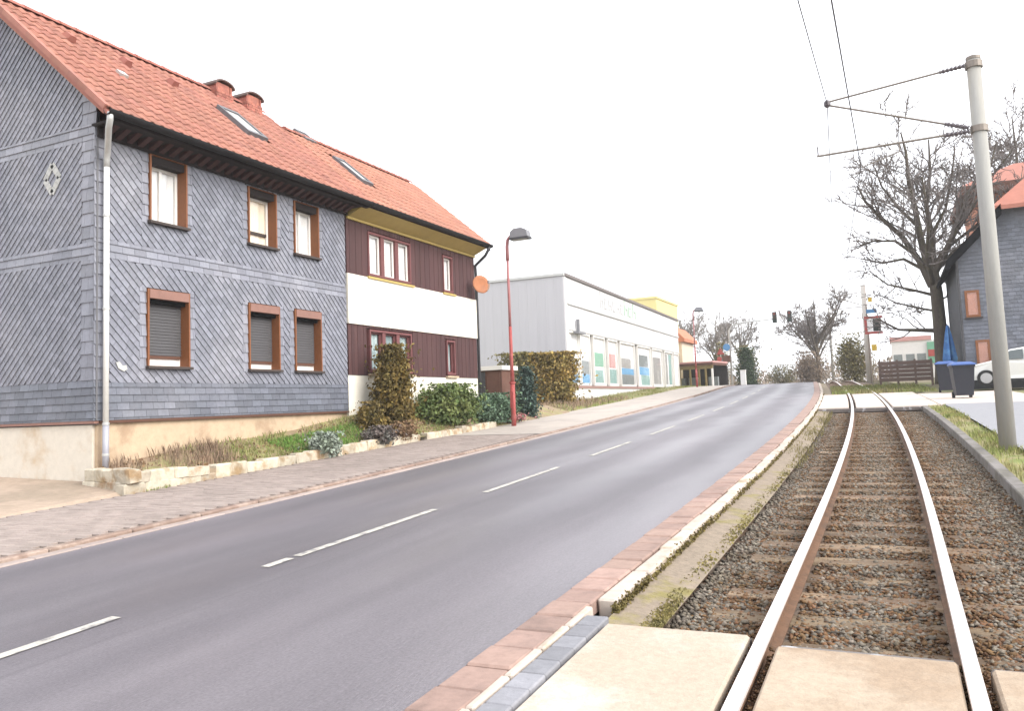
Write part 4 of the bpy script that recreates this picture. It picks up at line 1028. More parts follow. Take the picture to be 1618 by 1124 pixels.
for k in range(10):
    s0 = .46+k*2.954; q = sbox(MB(), s0, s0+2.94, -.24, -.02, 5.35, 6.595); q.build('upper_panel', 'cladding_white', sb)
m = sbox(MB(), .46, LS, -.24, .03, 5.25, 5.345); m.build('window_rail', 'trim_grey', sb)
m = sbox(MB(), .46, 20, -.24, .04, 2.22, 2.36); m.build('brick_sill', 'brick_sill', sb)
m = sbox(MB(), .46, LS, -.24, .0, .9, 2.215); m.build('base_wall', 'cladding_white', sb)
# shop windows: white mullions, panes with posters and goods behind
wins = [(.5, 2.3), (2.45, 4.3), (4.9, 7.3), (7.9, 10.1), (10.7, 14.5), (15.3, 19.2), (19.7, 23.3), (24.0, 27.2), (27.6, 29.7)]
for a, b in wins:
    f = MB(); c0, c1, t = (2.37, 5.24, .10) if a < 19.9 else (2.22, 5.24, .12)
    V = []
    for dd in (-.12, .0): V += [S(a, dd, c0), S(b, dd, c0), S(b, dd, c1), S(a, dd, c1), S(a+t, dd, c0+t), S(b-t, dd, c0+t), S(b-t, dd, c1-t), S(a+t, dd, c1-t)]
    fs = []
    for i in range(4): j = (i+1) % 4; fs += [(i, 4+i, 4+j, j), (8+i, 8+j, 12+j, 12+i), (i, j, 8+j, 8+i), (4+i, 12+i, 12+j, 4+j)]
    f.add(V, fs); w = f.build('window', 'frame_white', sb)
    q = sbox(MB(), a+t, b-t, -.05, -.035, c0+t, c1-t); q.build('pane', 'glass_soft', w)
    q = sbox(MB(), a+t, b-t, -.22, -.12, c0+t, c1-t); q.build('blind', 'blind_white', w)
last = None
def poster(s0, s1, z0, z1, m, nm='poster'): sbox(MB(), s0, s1, -.119, -.10, z0, z1).build(nm, m, sb)
for a in ((.7, 2.15, 2.52, 3.0, 'shop_blue'), (.75, 2.1, 3.02, 3.6, 'shop_grey'), (2.6, 4.2, 2.52, 3.0, 'shop_blue'), (2.65, 4.15, 3.02, 3.75, 'shop_dark'), (5.15, 7.1, 3.5, 4.3, 'shop_green'), (5.3, 7.0, 2.56, 3.3, 'shop_teal'), (8.2, 9.8, 3.5, 4.35, 'shop_red'), (8.15, 9.9, 2.55, 3.4, 'shop_teal'), (11.0, 14.3, 3.15, 3.55, 'shop_blue'), (11.0, 14.3, 2.5, 3.13, 'shop_dark'), (11.0, 13.6, 3.58, 4.2, 'shop_grey'), (16.0, 18.9, 3.2, 3.75, 'shop_blue'), (16.4, 18.9, 2.5, 3.18, 'shop_teal'), (16.0, 18.6, 3.78, 4.6, 'shop_dark'), (20.1, 22.8, 2.6, 4.6, 'shop_grey'), (24.4, 25.4, 2.6, 5.0, 'shop_grey'), (25.9, 26.9, 2.6, 5.0, 'shop_teal')): poster(*a)
# shop lettering: pale strokes, too blurred in the photograph to read; upright stroke shapes only
sg = empty('shop_sign', S(10, 0, 7.1), 0, 'pale grey and green lettering high on the white shop front', 'sign')
def stroke(s0, s1, z0, z1, m):
    o = sbox(MB(), s0, s1, .005, .05, z0, z1).build('letter_stroke', m, sg); o.location = -Vector(sg.location); return o
s = 6.6
for k in range(9):
    g_ = k >= 6; mm = 'letter_green' if g_ else 'letter_grey'; hgt = .95 if k in (0, 6, 8) else .66; w_ = .62 if not g_ else .8
    stroke(s, s+.14, 7.0, 7.0+hgt, mm)
    if k % 2 == 0: stroke(s+.15, s+w_, 7.0+hgt*.44, 7.0+hgt*.60, mm); stroke(s+w_-.14, s+w_, 7.0, 7.0+hgt*.43, mm)
    else: stroke(s+.15, s+w_, 7.0+.66*.84, 7.0+.66, mm); stroke(s+.15, s+w_, 7.0, 7.0+.1, mm)
    s += w_+.30
m = MB(); sbox(m, 1.75, 1.9, .05, .2, 5.2, 5.9); m.build('bracket', 'lamp_grey', sb); m = MB(); sbox(m, 1.2, 2.4, .05, .35, 5.1, 5.22); m.build('bracket_lamp', 'lamp_grey', sb)
rebase(sb, (-20, 50, 1.2))

yb = empty('yellow_building', (-23.1, 76, 2.1), 0, 'pale yellow block rising behind the white shop roof', 'building')
m = MB(); m.box(-6, -4, -.5, 4.15, 4, 8.5); m.build('wall', 'yellow_wall', yb); m = MB(); m.box(-6.1, -4.1, 8.5, 4.25, 4.1, 8.7); m.build('roof_edge', 'yellow_wall', yb)

# hedge, bin shelter
hg = empty('clipped_hedge', (-14.95, 36.3, 1.32), 0, 'clipped golden brown hedge in front of the grey shop wall', 'hedge')
quads('foliage', cloud(15000, 'box', (0, 0, 0), (1.08, .55, 2.42), 200, .34), .085, 'leaf_hedge', hg, .5)
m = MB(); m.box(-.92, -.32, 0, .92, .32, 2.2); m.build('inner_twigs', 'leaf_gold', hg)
h2 = empty('mixed_hedge', (-16.5, 36.0, 1.4), 0, 'dark mixed green and brown hedge left of the golden hedge', 'hedge')
quads('foliage', cloud(9000, 'box', (0, 0, 0), (.62, .5, 2.42), 120, .36), .085, 'leaf_olive', h2, .5)
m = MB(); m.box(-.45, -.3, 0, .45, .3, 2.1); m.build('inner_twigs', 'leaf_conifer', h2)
shd = empty('garden_shed', (-13.15, 26.3, 1.2), 0, 'small dark shed with white roof edge beside the boarded house', 'shed')
m = MB(); m.box(-.7, -.55, 0, .7, .55, 1.55); m.build('wall', 'beam_brown', shd)
m = MB(); m.box(-.78, -.65, 1.55, .78, .65, 1.70); m.build('roof', 'frame_white', shd)
m = MB(); m.box(-.6, -.575, .02, .05, -.552, 1.5); m.build('door', 'lamp_dark', shd); m = MB(); m.box(.12, -.575, .02, .62, -.552, 1.5); m.build('door', 'beam_brown', shd)

# ================================================================== OVERHEAD LINE
def cyl(mb, a, b, r, n=8): return mb.path([a, b], r, n)
def mast(loc, hgt, r0, r1, label, m='concrete_mast'):
    e = empty('catenary_mast', loc, 0, label, 'mast', 'tram line masts')
    q = MB(); q.path([(0, 0, -.3), (0, 0, hgt)], [r0, r1], 20); q.build('pole', m, e, True)
    q = MB(); q.lathe([(r1+.006, 0), (r1+.006, .05), (r1*.6, .07)], (0, 0, hgt), 20); q.build('pole_cap', 'galv', e); return e
M1 = P(1.56, 14.55, 0); m1 = mast(M1, 6.15, .120, .101, 'round grey concrete tram mast with bracket arms, on the right')
def lw(x, y, z): return Vector((x, y, z))-M1
ya = 14.4
ins = [(lw(1.38, ya+.1, 6.62), lw(-.66, ya, 6.40)), (lw(1.37, ya+.1, 5.60), lw(-.66, ya, 6.34)), (lw(1.37, ya+.1, 5.55), lw(-.90, ya, 5.50))]
for k, (a, b) in enumerate(ins):
    d = (b-a).normalized(); q = MB(); cyl(q, a+d*.36, b, .017 if k < 2 else .019); q.build('bracket_tube', 'galv', m1)
    q = MB()
    prof = []; n = 7; pts = [a+d*(.02+.35*i/12) for i in range(13)]; q.path(pts, [.022 if i % 2 else .038 for i in range(13)], 10); q.build('insulator', 'insulator', m1)
for z in (6.62, 5.575):
    q = MB(); q.lathe([(.128, -.05), (.128, .05)], (0, 0, z-M1.z), 16); q.build('clamp_band', 'galv', m1)
    q = MB(); a = lw(1.39, ya+.1, z); q.path([a, (0, 0, z-M1.z)], .025, 8); q.build('clamp_arm', 'galv', m1)
q = MB(); c = lw(-.68, ya, 6.37); q.lathe([(.03, -.06), (.055, -.03), (.055, .03), (.03, .06)], c, 10); q.build('wire_clamp', 'insulator', m1)
q = MB(); q.path([lw(-.88, ya, 5.50), lw(-.88, ya, 5.66)], .012, 6); q.build('end_stop', 'insulator', m1)
q = MB(); q.path([lw(.36, ya+.05, 5.52), lw(.34, ya+.05, 5.38), lw(-.22, ya, 5.20)], .011, 6); q.build('steady_arm', 'galv', m1)
M2 = P(1.55, 62, 0); m2_ = mast(M2, 6.6, .21, .17, 'pale tram mast beside the level crossing signs', 'mast_pale')
q = MB(); q.path([(0, 0, 6.2), (-1.9, 0, 6.0)], .03, 8); q.path([(0, 0, 5.2), (-1.9, 0, 6.0)], .03, 8); q.path([(0, 0, 5.2), (-2.1, 0, 5.1)], .03, 8)
for k, (a, b) in enumerate((((0, 0, 6.2), (-1.9, 0, 6.0)), ((0, 0, 5.2), (-1.85, 0, 5.95)), ((0, 0, 5.15), (-2.1, 0, 5.1)))):
    q = MB(); q.path([a, b], .03, 8); q.build('bracket_tube', 'galv', m2_)
def wire(name, pts, r, label):
    q = MB(); q.path(pts, r, 6); return tag(q.build(name, 'wire', None, True), label, 'wire')
def span(a, b, sag, n=24): 
    a, b = Vector(a), Vector(b); return [a.lerp(b, i/n)-Vector((0, 0, sag*4*(i/n)*(1-i/n))) for i in range(n+1)]
c0 = Vector((-.30, -22, zr(-22)+4.62)); c1 = Vector((-.24, ya, 5.21)); c2 = P(-.3, 62, 4.65)
w0 = Vector((-.68, -22, zr(-22)+5.8)); w1 = Vector((-.68, ya, 6.37)); w2 = P(-.35, 62, 5.95)
mw = wire('messenger_wire', span(w0, w1, .35)+span(w1, w2, .9)[1:], .008, 'upper overhead wire carried by the point where two bracket tubes meet')
cw = wire('contact_wire', span(c0, c1, .05)+span(c1, c2, .15)[1:], .008, 'lower overhead contact wire hanging above the track centre')
dp1 = span(w1, w2, .9, 12); dp2 = span(c1, c2, .15, 12)
for i in range(1, 12, 2): q = MB(); q.path([dp1[i], dp2[i]], .004, 4); q.build('dropper', 'wire', cw)

# ================================================================== RIGHT SIDE: BINS, CAR, HOUSES
def bin_(loc, rz, label):
    e = empty('wheelie_bin', loc, rz, label, 'bin', 'wheelie bins on the paved drive')
    q = MB(); q.hexa([(-.23, -.26, .08), (.23, -.26, .08), (.23, .22, .08), (-.23, .22, .08), (-.30, -.33, 1.0), (.30, -.33, 1.0), (.30, .34, 1.0), (-.30, .34, 1.0)]); q.build('body', 'bin_body', e)
    q = MB(); q.ring(0, 0, 0, 0, 0, 0, 0) if False else None; q.hexa([(-.315, -.345, .94), (.315, -.345, .94), (.315, .355, .94), (-.315, .355, .94), (-.32, -.35, 1.0), (.32, -.35, 1.0), (.32, .36, 1.0), (-.32, .36, 1.0)]); q.build('rim', 'bin_body', e)
    q = MB(); q.add([(-.335, -.375, 1.003), (.335, -.375, 1.003), (.335, .37, 1.003), (-.335, .37, 1.003), (-.33, -.37, 1.04), (.33, -.37, 1.04), (.33, .37, 1.05), (-.33, .37, 1.05), (-.22, -.24, 1.10), (.22, -.24, 1.10), (.22, .28, 1.12), (-.22, .28, 1.12)],
        [(3, 2, 1, 0), (0, 1, 5, 4), (1, 2, 6, 5), (2, 3, 7, 6), (3, 0, 4, 7), (4, 5, 9, 8), (5, 6, 10, 9), (6, 7, 11, 10), (7, 4, 8, 11), (8, 9, 10, 11)]); q.build('lid', 'bin_lid', e)
    q = MB(); q.path([(-.28, .42, 1.0), (.28, .42, 1.0)], .018, 8); q.build('handle', 'bin_body', e)
    for sx in (-1, 1):
        q = MB(); q.path([(sx*.20, .26, .10), (sx*.27, .26, .10)], .10, 14); q.build('wheel', 'rubber', e)
    return e
bin_(P(2.60, 30.2, .015), math.radians(6), 'dark wheelie bin with blue lid, the nearer of the two').scale = (1.06, 1.06, 1.06)
bin_(P(2.62, 34.6, .015), math.radians(-4), 'dark wheelie bin with blue lid, partly hidden behind the nearer one').scale = (1.06, 1.06, 1.06)

# white car seen from its front left, parked on the drive
car = empty('parked_car', (4.55, 36.6, zr(36.6)+.12), math.radians(180-8), 'white hatchback parked on the drive behind the mast', 'car')
side = [(-2.0, .32), (-2.02, .62), (-1.96, .98), (-1.80, 1.08), (-1.25, 1.42), (-.2, 1.47), (.42, 1.38), (1.02, .98), (1.72, .82), (1.98, .66), (2.02, .38), (1.9, .25), (-1.85, .25)]
def loft(mb, sec):
    n = len(sec[0]); o = len(mb.v)
    for s_ in sec: mb.v += s_
    for i in range(len(sec)-1):
        for j in range(n): mb.f.append((o+i*n+j, o+i*n+(j+1) % n, o+(i+1)*n+(j+1) % n, o+(i+1)*n+j))
    mb.f.append(tuple(o+j for j in range(n-1, -1, -1))); mb.f.append(tuple(o+(len(sec)-1)*n+j for j in range(n)))
def wy(x, z): return .86-(.0 if z < .9 else (z-.9)*.36)-(max(0, abs(x)-1.5)*.22)
secs = []
for t in (-1, -.93, -.6, 0, .6, .93, 1):
    k = 1 if abs(t) < .99 else .965
    secs.append([(x*k, t*wy(x, z)*1.0, .25+(z-.25)*(1 if abs(t) < .7 else (.985 if abs(t) < .95 else .93))) for x, z in side])
q = MB(); loft(q, secs); body = q.build('body', 'car_white', car, False)
for pl in body.data.polygons: pl.use_smooth = False
def sidewin(pts, sgn, nm='window'):
    q = MB(); q.prism([(x, sgn*(wy(x, z)*.985+.004), z) for x, z in pts], (0, sgn*.012, 0)); q.build(nm, 'glass_car', car)
for sg_ in (-1, 1):
    sidewin([(.92, .98), (.42, 1.31), (.0, 1.36), (0, .98)], sg_); sidewin([(-.06, .98), (-.06, 1.37), (-1.05, 1.34), (-1.2, .99)], sg_)
    for x in (1.25, -1.25):
        q = MB(); q.path([(x, sg_*.70, .31), (x, sg_*.875, .31)], .31, 20); w = q.build('wheel', 'rubber', car); q = MB(); q.path([(x, sg_*.872, .31), (x, sg_*.885, .31)], .20, 16); q.build('rim', 'rim', w)
    q = MB(); q.hexa([(1.78, sg_*.45, .62), (1.98, sg_*.45, .58), (1.92, sg_*.78, .58), (1.66, sg_*.80, .64), (1.72, sg_*.45, .80), (1.86, sg_*.45, .74), (1.80, sg_*.78, .74), (1.58, sg_*.80, .80)]); q.build('headlight', 'headlamp', car)
    q = MB(); q.hexa([(.62, sg_*.86, .96), (.78, sg_*.86, .96), (.78, sg_*1.04, .98), (.66, sg_*1.04, .98), (.62, sg_*.86, 1.08), (.74, sg_*.86, 1.08), (.74, sg_*1.04, 1.10), (.66, sg_*1.04, 1.10)]); q.build('mirror', 'car_white', car)
q = MB(); q.hexa([(1.00, -.66, .995), (1.06, -.66, .985), (1.06, .66, .985), (1.00, .66, .995), (.46, -.60, 1.365), (.50, -.60, 1.375), (.50, .60, 1.375), (.46, .60, 1.365)]); q.build('windscreen', 'glass_car', car)
q = MB(); q.box(1.97, -.5, .36, 2.035, .5, .54); q.build('grille', 'car_black', car)
q = MB(); q.box(2.036, -.26, .40, 2.045, .26, .50); q.build('number_plate', 'sign_white', car)
q = MB(); q.box(-1.5, -.78, .18, 1.5, .78, .26); q.build('underbody', 'car_black', car)

# slate gabled house on the right
rh = empty('slate_gable_house', (7.1, 42, zr(42)), 0, 'slate clad gabled house with orange framed windows behind the mast', 'house')
hx0, hx1, hy0, hy1 = 2.72-7.1, 11.6-7.1, 38.0-42, 47.0-42; hz = 7.10-zr(42); ap = 11.6-zr(42); xm = (hx0+hx1)/2
sl = (ap-hz)/(xm-hx0); zh = 8.75-zr(42); xh = hx0+(zh-hz)/sl; xh2 = 2*xm-xh
q = MB(); q.box(hx0+.03, hy0+.05, -.6, hx1, hy1, hz); q.prism([(hx0+.03, hy0+.05, hz), (hx1, hy0+.05, hz), (xh2, hy0+.05, zh-.05), (xh, hy0+.05, zh-.05)], (0, .2, 0)); q.build('wall', 'slate_back', rh)
g3b = lambda u, v: Vector((u, hy0+.045, v))
cb = MB(); cb.add([g3b(hx0, .35), g3b(hx1, .35), g3b(hx1, hz), g3b(xh2, zh), g3b(xh, zh), g3b(hx0, hz)], [(0, 1, 2, 3, 4, 5)]); clr = cb.build('gable_cladding', 'slate_back', rh)
limr = lambda u, v: (hz+(u-hx0)*sl)-v
acc = lay([(hx0, .35, hx0+4.2, zh)], 0, .27, .16, g3b, gn, uX, clr, 120, limr, 'slate_dark')
tag(acc.build('slate_field', 'slate_dark', clr), kind='stuff')
for (wx, wz, ww, wh) in ((.14, 2.75, .52, 1.10), (.38, .55, .50, 1.25), (2.6, 2.75, .9, 1.2), (2.6, .5, .9, 1.25)):
    a, b, c, d = hx0+wx, hx0+wx+ww, wz, wz+wh
    q = MB(); V = []
    for yy in (hy0-.03, hy0+.05):
        t = .09; V += [(a, yy, c), (b, yy, c), (b, yy, d), (a, yy, d), (a+t, yy, c+t), (b-t, yy, c+t), (b-t, yy, d-t), (a+t, yy, d-t)]
    fs = []
    for i in range(4): j = (i+1) % 4; fs += [(j, 4+j, 4+i, i), (8+i, 12+i, 12+j, 8+j), (i, 8+i, 8+j, j), (4+i, 4+j, 12+j, 12+i)]
    q.add(V, fs); w = q.build('window', 'wood_orange', rh)
    q = MB(); q.box(a+.09, hy0-.012, c+.09, b-.09, hy0-.006, d-.09); q.build('pane', 'glass', w); q = MB(); q.box(a+.09, hy0+.0, c+.09, b-.09, hy0+.02, d-.09); q.build('blind', 'wood_tan' if 'wood_tan' in MATS else 'brick_orange', w)
    q = MB(); q.box(a-.06, hy0-.09, c-.06, b+.06, hy0+.02, c-.004); q.build('sill', 'sill_dark', w)
ov = .44; xo = hx0-ov; zo = hz-ov*sl; yf = hy0-.5; yb_ = hy1+.3; xo2 = 2*xm-xo; yr = hy0+2.6; t_ = .16
V = [(xo, yf, zo), (xh, yf, zh), (xm, yr, ap), (xm, yb_, ap), (xo, yb_, zo), (xo2, yf, zo), (xh2, yf, zh), (xo2, yb_, zo)]
q = MB(); q.add([Vector(v) for v in V]+[Vector(v)-Vector((0, 0, t_)) for v in V], [(0, 1, 2, 3, 4), (5, 7, 3, 2, 6), (12, 11, 10, 9, 8), (14, 10, 11, 15, 13), (0, 4, 12, 8), (5, 13, 15, 7), (0, 8, 9, 1), (6, 14, 13, 5)]); q.build('roof', 'matt_black', rh)
q = MB(); q.add([Vector((xh-.3, yf-.06, zh-.03)), Vector((xh2+.3, yf-.06, zh-.03)), Vector((xm, yr, ap+.02)), Vector((xh-.3, yf-.06, zh-.2)), Vector((xh2+.3, yf-.06, zh-.2)), Vector((xm, yr, ap-.15))], [(0, 1, 2), (5, 4, 3), (0, 3, 4, 1), (1, 4, 5, 2), (2, 5, 3, 0)]); q.build('half_hip', 'tile_far', rh)
q = MB(); q.hexa([(xo-.02, yf-.06, zo-.40), (xh, yf-.06, zh-.40), (xh, yf+.02, zh-.40), (xo-.02, yf+.02, zo-.40), (xo-.02, yf-.06, zo+.03), (xh, yf-.06, zh+.03), (xh, yf+.02, zh+.03), (xo-.02, yf+.02, zo+.03)]); q.build('verge_board', 'matt_black', rh)  # deep black board takes in the overhang's shadow along with the verge
q = MB(); q.path([(hx0-.05, hy0+.0, hz-.2), (hx0-.05, hy0+.0, -.3)], .05, 8); q.build('downpipe', 'lamp_dark', rh)
# taller house behind with red hipped roof
th = empty('tall_house', (9.0, 58, zr(58)), 0, 'tall house with red hipped roof rising behind the slate gable', 'house')
zt = 13.1-zr(58); q = MB(); q.box(-3.95, -4, -.5, 5, 4, zt); q.build('wall', 'brick_orange', th)
q = MB(); a, b = zt, zt+1.9
q.add([(-4.75, -4.8, a), (5.7, -4.8, a), (5.7, 4.8, a), (-4.75, 4.8, a), (-1.5, -.6, b), (2.5, -.6, b), (2.5, .6, b), (-1.5, .6, b), (-4.75, -4.8, a-.25), (5.7, -4.8, a-.25), (5.7, 4.8, a-.25), (-4.75, 4.8, a-.25)],
      [(0, 1, 5, 4), (1, 2, 6, 5), (2, 3, 7, 6), (3, 0, 4, 7), (4, 5, 6, 7), (8, 11, 10, 9)]); q.build('roof', 'tile_far', th)
q = MB()
q.add([(-4.75, -4.8, a-.002), (5.7, -4.8, a-.002), (5.7, 4.8, a-.002), (-4.75, 4.8, a-.002), (-4.75, -4.8, a-.5), (5.7, -4.8, a-.5), (5.7, 4.8, a-.5), (-4.75, 4.8, a-.5)], [(0, 4, 5, 1), (1, 5, 6, 2), (2, 6, 7, 3), (3, 7, 4, 0), (4, 7, 6, 5)]); q.build('eaves', 'beam_brown', th)
q = MB(); q.box(-.3, -.3, b-.5, .3, .3, b+.9); q.build('chimney', 'brick_chimney', th)

# folded blue parasol, fence, crossing signs
um = empty('folded_parasol', (2.32, 41.0, zr(41)+.02), 0, 'folded blue parasol standing behind the bins', 'parasol')
q = MB(); q.path([(0, 0, 0), (0, 0, 2.75)], .022, 8); q.build('pole', 'lamp_grey', um)
q = MB(); n = 12; o_ = len(q.v); prof = [(.05, 2.7), (.13, 2.3), (.22, 1.7), (.29, 1.2), (.25, 1.05)]
for r, z in prof:
    for j in range(n): rr_ = r*(1.15 if j % 2 else .72); q.v.append((rr_*math.cos(6.2832*j/n), rr_*math.sin(6.2832*j/n), z))
for i in range(len(prof)-1):
    for j in range(n): q.f.append((i*n+j, (i+1)*n+j, (i+1)*n+(j+1) % n, i*n+(j+1) % n))
q.build('canopy', 'parasol_blue', um); q = MB(); q.lathe([(.28, 0), (.26, .07), (.05, .1)], (0, 0, 0), 16); q.build('base', 'lamp_grey', um)
fe = empty('plank_fence', (0, 45.2, zr(45.2)), 0, 'brown weathered plank fence beside the track under the big tree', 'fence')
for k in range(5):
    q = MB(); q.box(-.66, -.025+(k % 2)*.006, .20+k*.205, 1.78, .012+(k % 2)*.006, .39+k*.205); q.build('plank', 'fence_brown', fe)
for x in (-.6, .2, 1.0, 1.72): q = MB(); q.box(x-.05, .02, -.3, x+.05, .12, 1.28); q.build('post', 'fence_brown', fe)

def sign_post(loc, h, label, cat, plates, post='zinc', r=.035):
    e = empty('road_sign', loc, 0, label, cat)
    q = MB(); q.path([(0, 0, -.2), (0, 0, h)], r, 10); q.build('post', post, e)
    for (kind, x, z, w, hh, m) in plates:
        q = MB()
        if kind == 'rect': q.box(x-w/2, -.06, z-hh/2, x+w/2, -.035, z+hh/2)
        elif kind == 'disc': q.path([(x, -.06, z), (x, -.035, z)], w/2, 20)
        elif kind == 'frame': q.box(x-w/2, -.05, z-hh/2, x+w/2, -.03, z+hh/2)
        elif kind == 'tri': q.prism([(x-w/2, -.06, z-hh/2), (x+w/2, -.06, z-hh/2), (x, -.06, z+hh/2)], (0, .025, 0))
        q.build('sign_plate', m, e)
    return e
cx = sign_post((-1.28, 57, zr(57)), 4.9, 'level crossing sign boards in red, white and black on a post', 'sign',
    [('rect', .35, 4.05, 1.05, .16, 'sign_red'), ('rect', .35, 3.05, 1.05, .16, 'sign_red'), ('rect', -.10, 3.55, .16, .82, 'sign_red'), ('rect', .15, 3.55, .32, .82, 'sign_white'), ('rect', .55, 3.55, .46, .82, 'signal_black'), ('rect', .30, 4.45, .62, .26, 'sign_blue'), ('rect', .26, 5.2, .24, .32, 'sign_yellow'), ('rect', .30, 2.1, .30, .40, 'sign_yellow')], 'galv')
# low shop with red and green fascia far right
fs_ = empty('kiosk', (1.9, 84, zr(84)), 0, 'small white roadside building with red and green fascia behind the big tree', 'building')
q = MB(); q.box(-1.9, -2, -.5, 1.9, 2, 3.6); q.build('wall', 'white_wall', fs_); q = MB(); q.box(-2.0, -2.1, 3.6, 1.4, 2.1, 4.0); q.build('fascia', 'shop_red', fs_)
q = MB(); q.box(1.0, -2.15, 1.5, 1.9, -2.02, 3.4); q.build('banner', 'shop_green', fs_); q = MB(); q.box(1.05, -2.2, 2.1, 1.85, -2.152, 2.7); q.build('banner_stripe', 'sign_red', fs_)
for x in (-1.4, -.4, .5): q = MB(); q.box(x-.35, -2.05, 1.2, x+.35, -2.005, 2.4); q.build('window', 'shop_dark', fs_)

# ================================================================== FAR LEFT BACKGROUND
ch = empty('small_red_roof_house', (-18.9, 79, zr(79)), 0, 'small cream house with red roof at the end of the white shop', 'house')
q = MB(); q.box(-2.2, -2.5, -.4, 1.0, 2.5, 4.6); q.build('wall', 'cream_wall', ch)
q = MB(); q.prism([(-2.4, -2.8, 4.5), (1.35, -2.8, 4.5), (1.35, -2.8, 4.8), (.2, -2.8, 6.0), (-1.6, -2.8, 6.0), (-2.4, -2.8, 4.8)], (0, 5.6, 0)); q.build('roof', 'brick_orange', ch)
q = MB(); q.box(-1.6, -2.56, .6, -.6, -2.51, 3.2); q.build('shutter', 'brick_orange', ch); q = MB(); q.box(.0, -2.56, 1.8, .7, -2.51, 3.2); q.build('window', 'glass_dark', ch)
cp = empty('carport', (-15.6, 72, zr(72)), -.117, 'low carport with red edged flat roof and dark openings', 'carport')
q = MB(); q.box(-2.4, 3, -.3, 1.75, 3.2, 1.9); q.build('rear_wall', 'dark_open', cp)
q = MB(); q.box(-2.6, -.9, 2.12, 1.72, 3.4, 2.26); q.build('roof', 'shop_red', cp); q = MB(); q.box(-2.55, -.85, 1.92, 1.68, 3.3, 2.118); q.build('fascia', 'beam_brown', cp)
q = MB(); q.box(-2.5, -.75, 1.60, 1.65, -.6, 1.918); q.build('beam', 'olive_panel', cp)
for x in (-2.4, -1.35, -.4, .4, 1.0, 1.58): q = MB(); q.box(x-.07, -.78, -.3, x+.07, -.62, 1.60); q.build('post', 'olive_panel' if x != 1.58 else 'frame_white', cp)
for x in (-1.8, -.6, 1.2): q = MB(); q.box(x-.42, .6, -.3, x+.42, .9, .9); q.build('stored_box', 'shop_dark', cp)
bx = empty('switch_cabinet', (-12.0, 74, zr(74)), 0, 'white roadside switch cabinet right of the carport', 'cabinet')
q = MB(); q.box(-.22, -.2, -.2, .22, .2, 1.35); q.build('housing', 'frame_white', bx); q = MB(); q.box(-.25, -.23, 1.35, .25, .23, 1.42); q.build('lid', 'frame_white', bx)
q = MB(); q.box(-.19, -.215, .1, .19, -.202, 1.25); q.build('door', 'sign_white', bx)
sign_post((-13.6, 76, zr(76)), 4.0, 'blue and red traffic signs on a grey post left of the conical tree', 'sign', [('disc', -.05, 3.65, .66, .8, 'sign_blue'), ('rect', -.1, 2.6, .7, .62, 'beam_brown'), ('disc', -.75, 2.6, .45, .5, 'sign_red')])
sign_post((-14.6, 78, zr(78)), 3.8, 'red topped triangular warning sign above the carport roof', 'sign', [('tri', 0, 3.45, .75, .65, 'sign_red'), ('rect', .1, 2.4, .9, .6, 'lead')])
shrub('conical_tree', (-12.6, 80, zr(80)), (.80, .80, 3.5), 'cone', 7000, .10, 'leaf_conifer', 'dark green conical conifer beside the road at the hilltop', 'tree', 90, .3, .55)
shrub('olive_bush', (-13.1, 83, zr(83)), (.85, .85, 3.9), 'ell', 4000, .12, 'leaf_olive', 'olive brown bush behind the conical conifer', 'shrub', 50, .3, .5)
shrub('olive_bush', (-16.1, 86, zr(86)), (.7, .7, 4.6), 'ell', 3000, .12, 'leaf_olive', 'olive brown bush behind the carport', 'shrub', 50, .3, .5)
shrub('rounded_bush', (-2.75, 70, zr(70)-.2), (1.15, 1.0, 3.7), 'ell', 7000, .09, 'leaf_olive', 'olive brown rounded bush beyond the crest left of the crossing mast', 'shrub', 80, .28, .5)
# traffic lights on an arm
tl = empty('traffic_light_gantry', (-13.6, 77.5, zr(77.5)), 0, 'traffic light arm reaching over the road with two dark signal heads', 'traffic light')
q = MB(); q.path([(0, 0, -.2), (0, 0, 5.3), (.3, 0, 5.75), (1.2, 0, 5.95), (5.6, 0, 6.15)], [.10, .085, .08, .07, .05], 10); q.build('post_and_arm', 'zinc', tl, True)
for x in (4.15, 5.45):
    q = MB(); q.box(x-.19, -.12, 5.72, x+.19, .12, 6.72); hd = q.build('signal_head', 'signal_black', tl)
    for k, m_ in enumerate(('signal_lamp_green', 'signal_lamp_amber', 'signal_lamp_red')): q = MB(); q.path([(x, -.125, 5.89+k*.32), (x, -.17, 5.89+k*.32)], .12, 12); q.build('signal_lens', m_, hd)

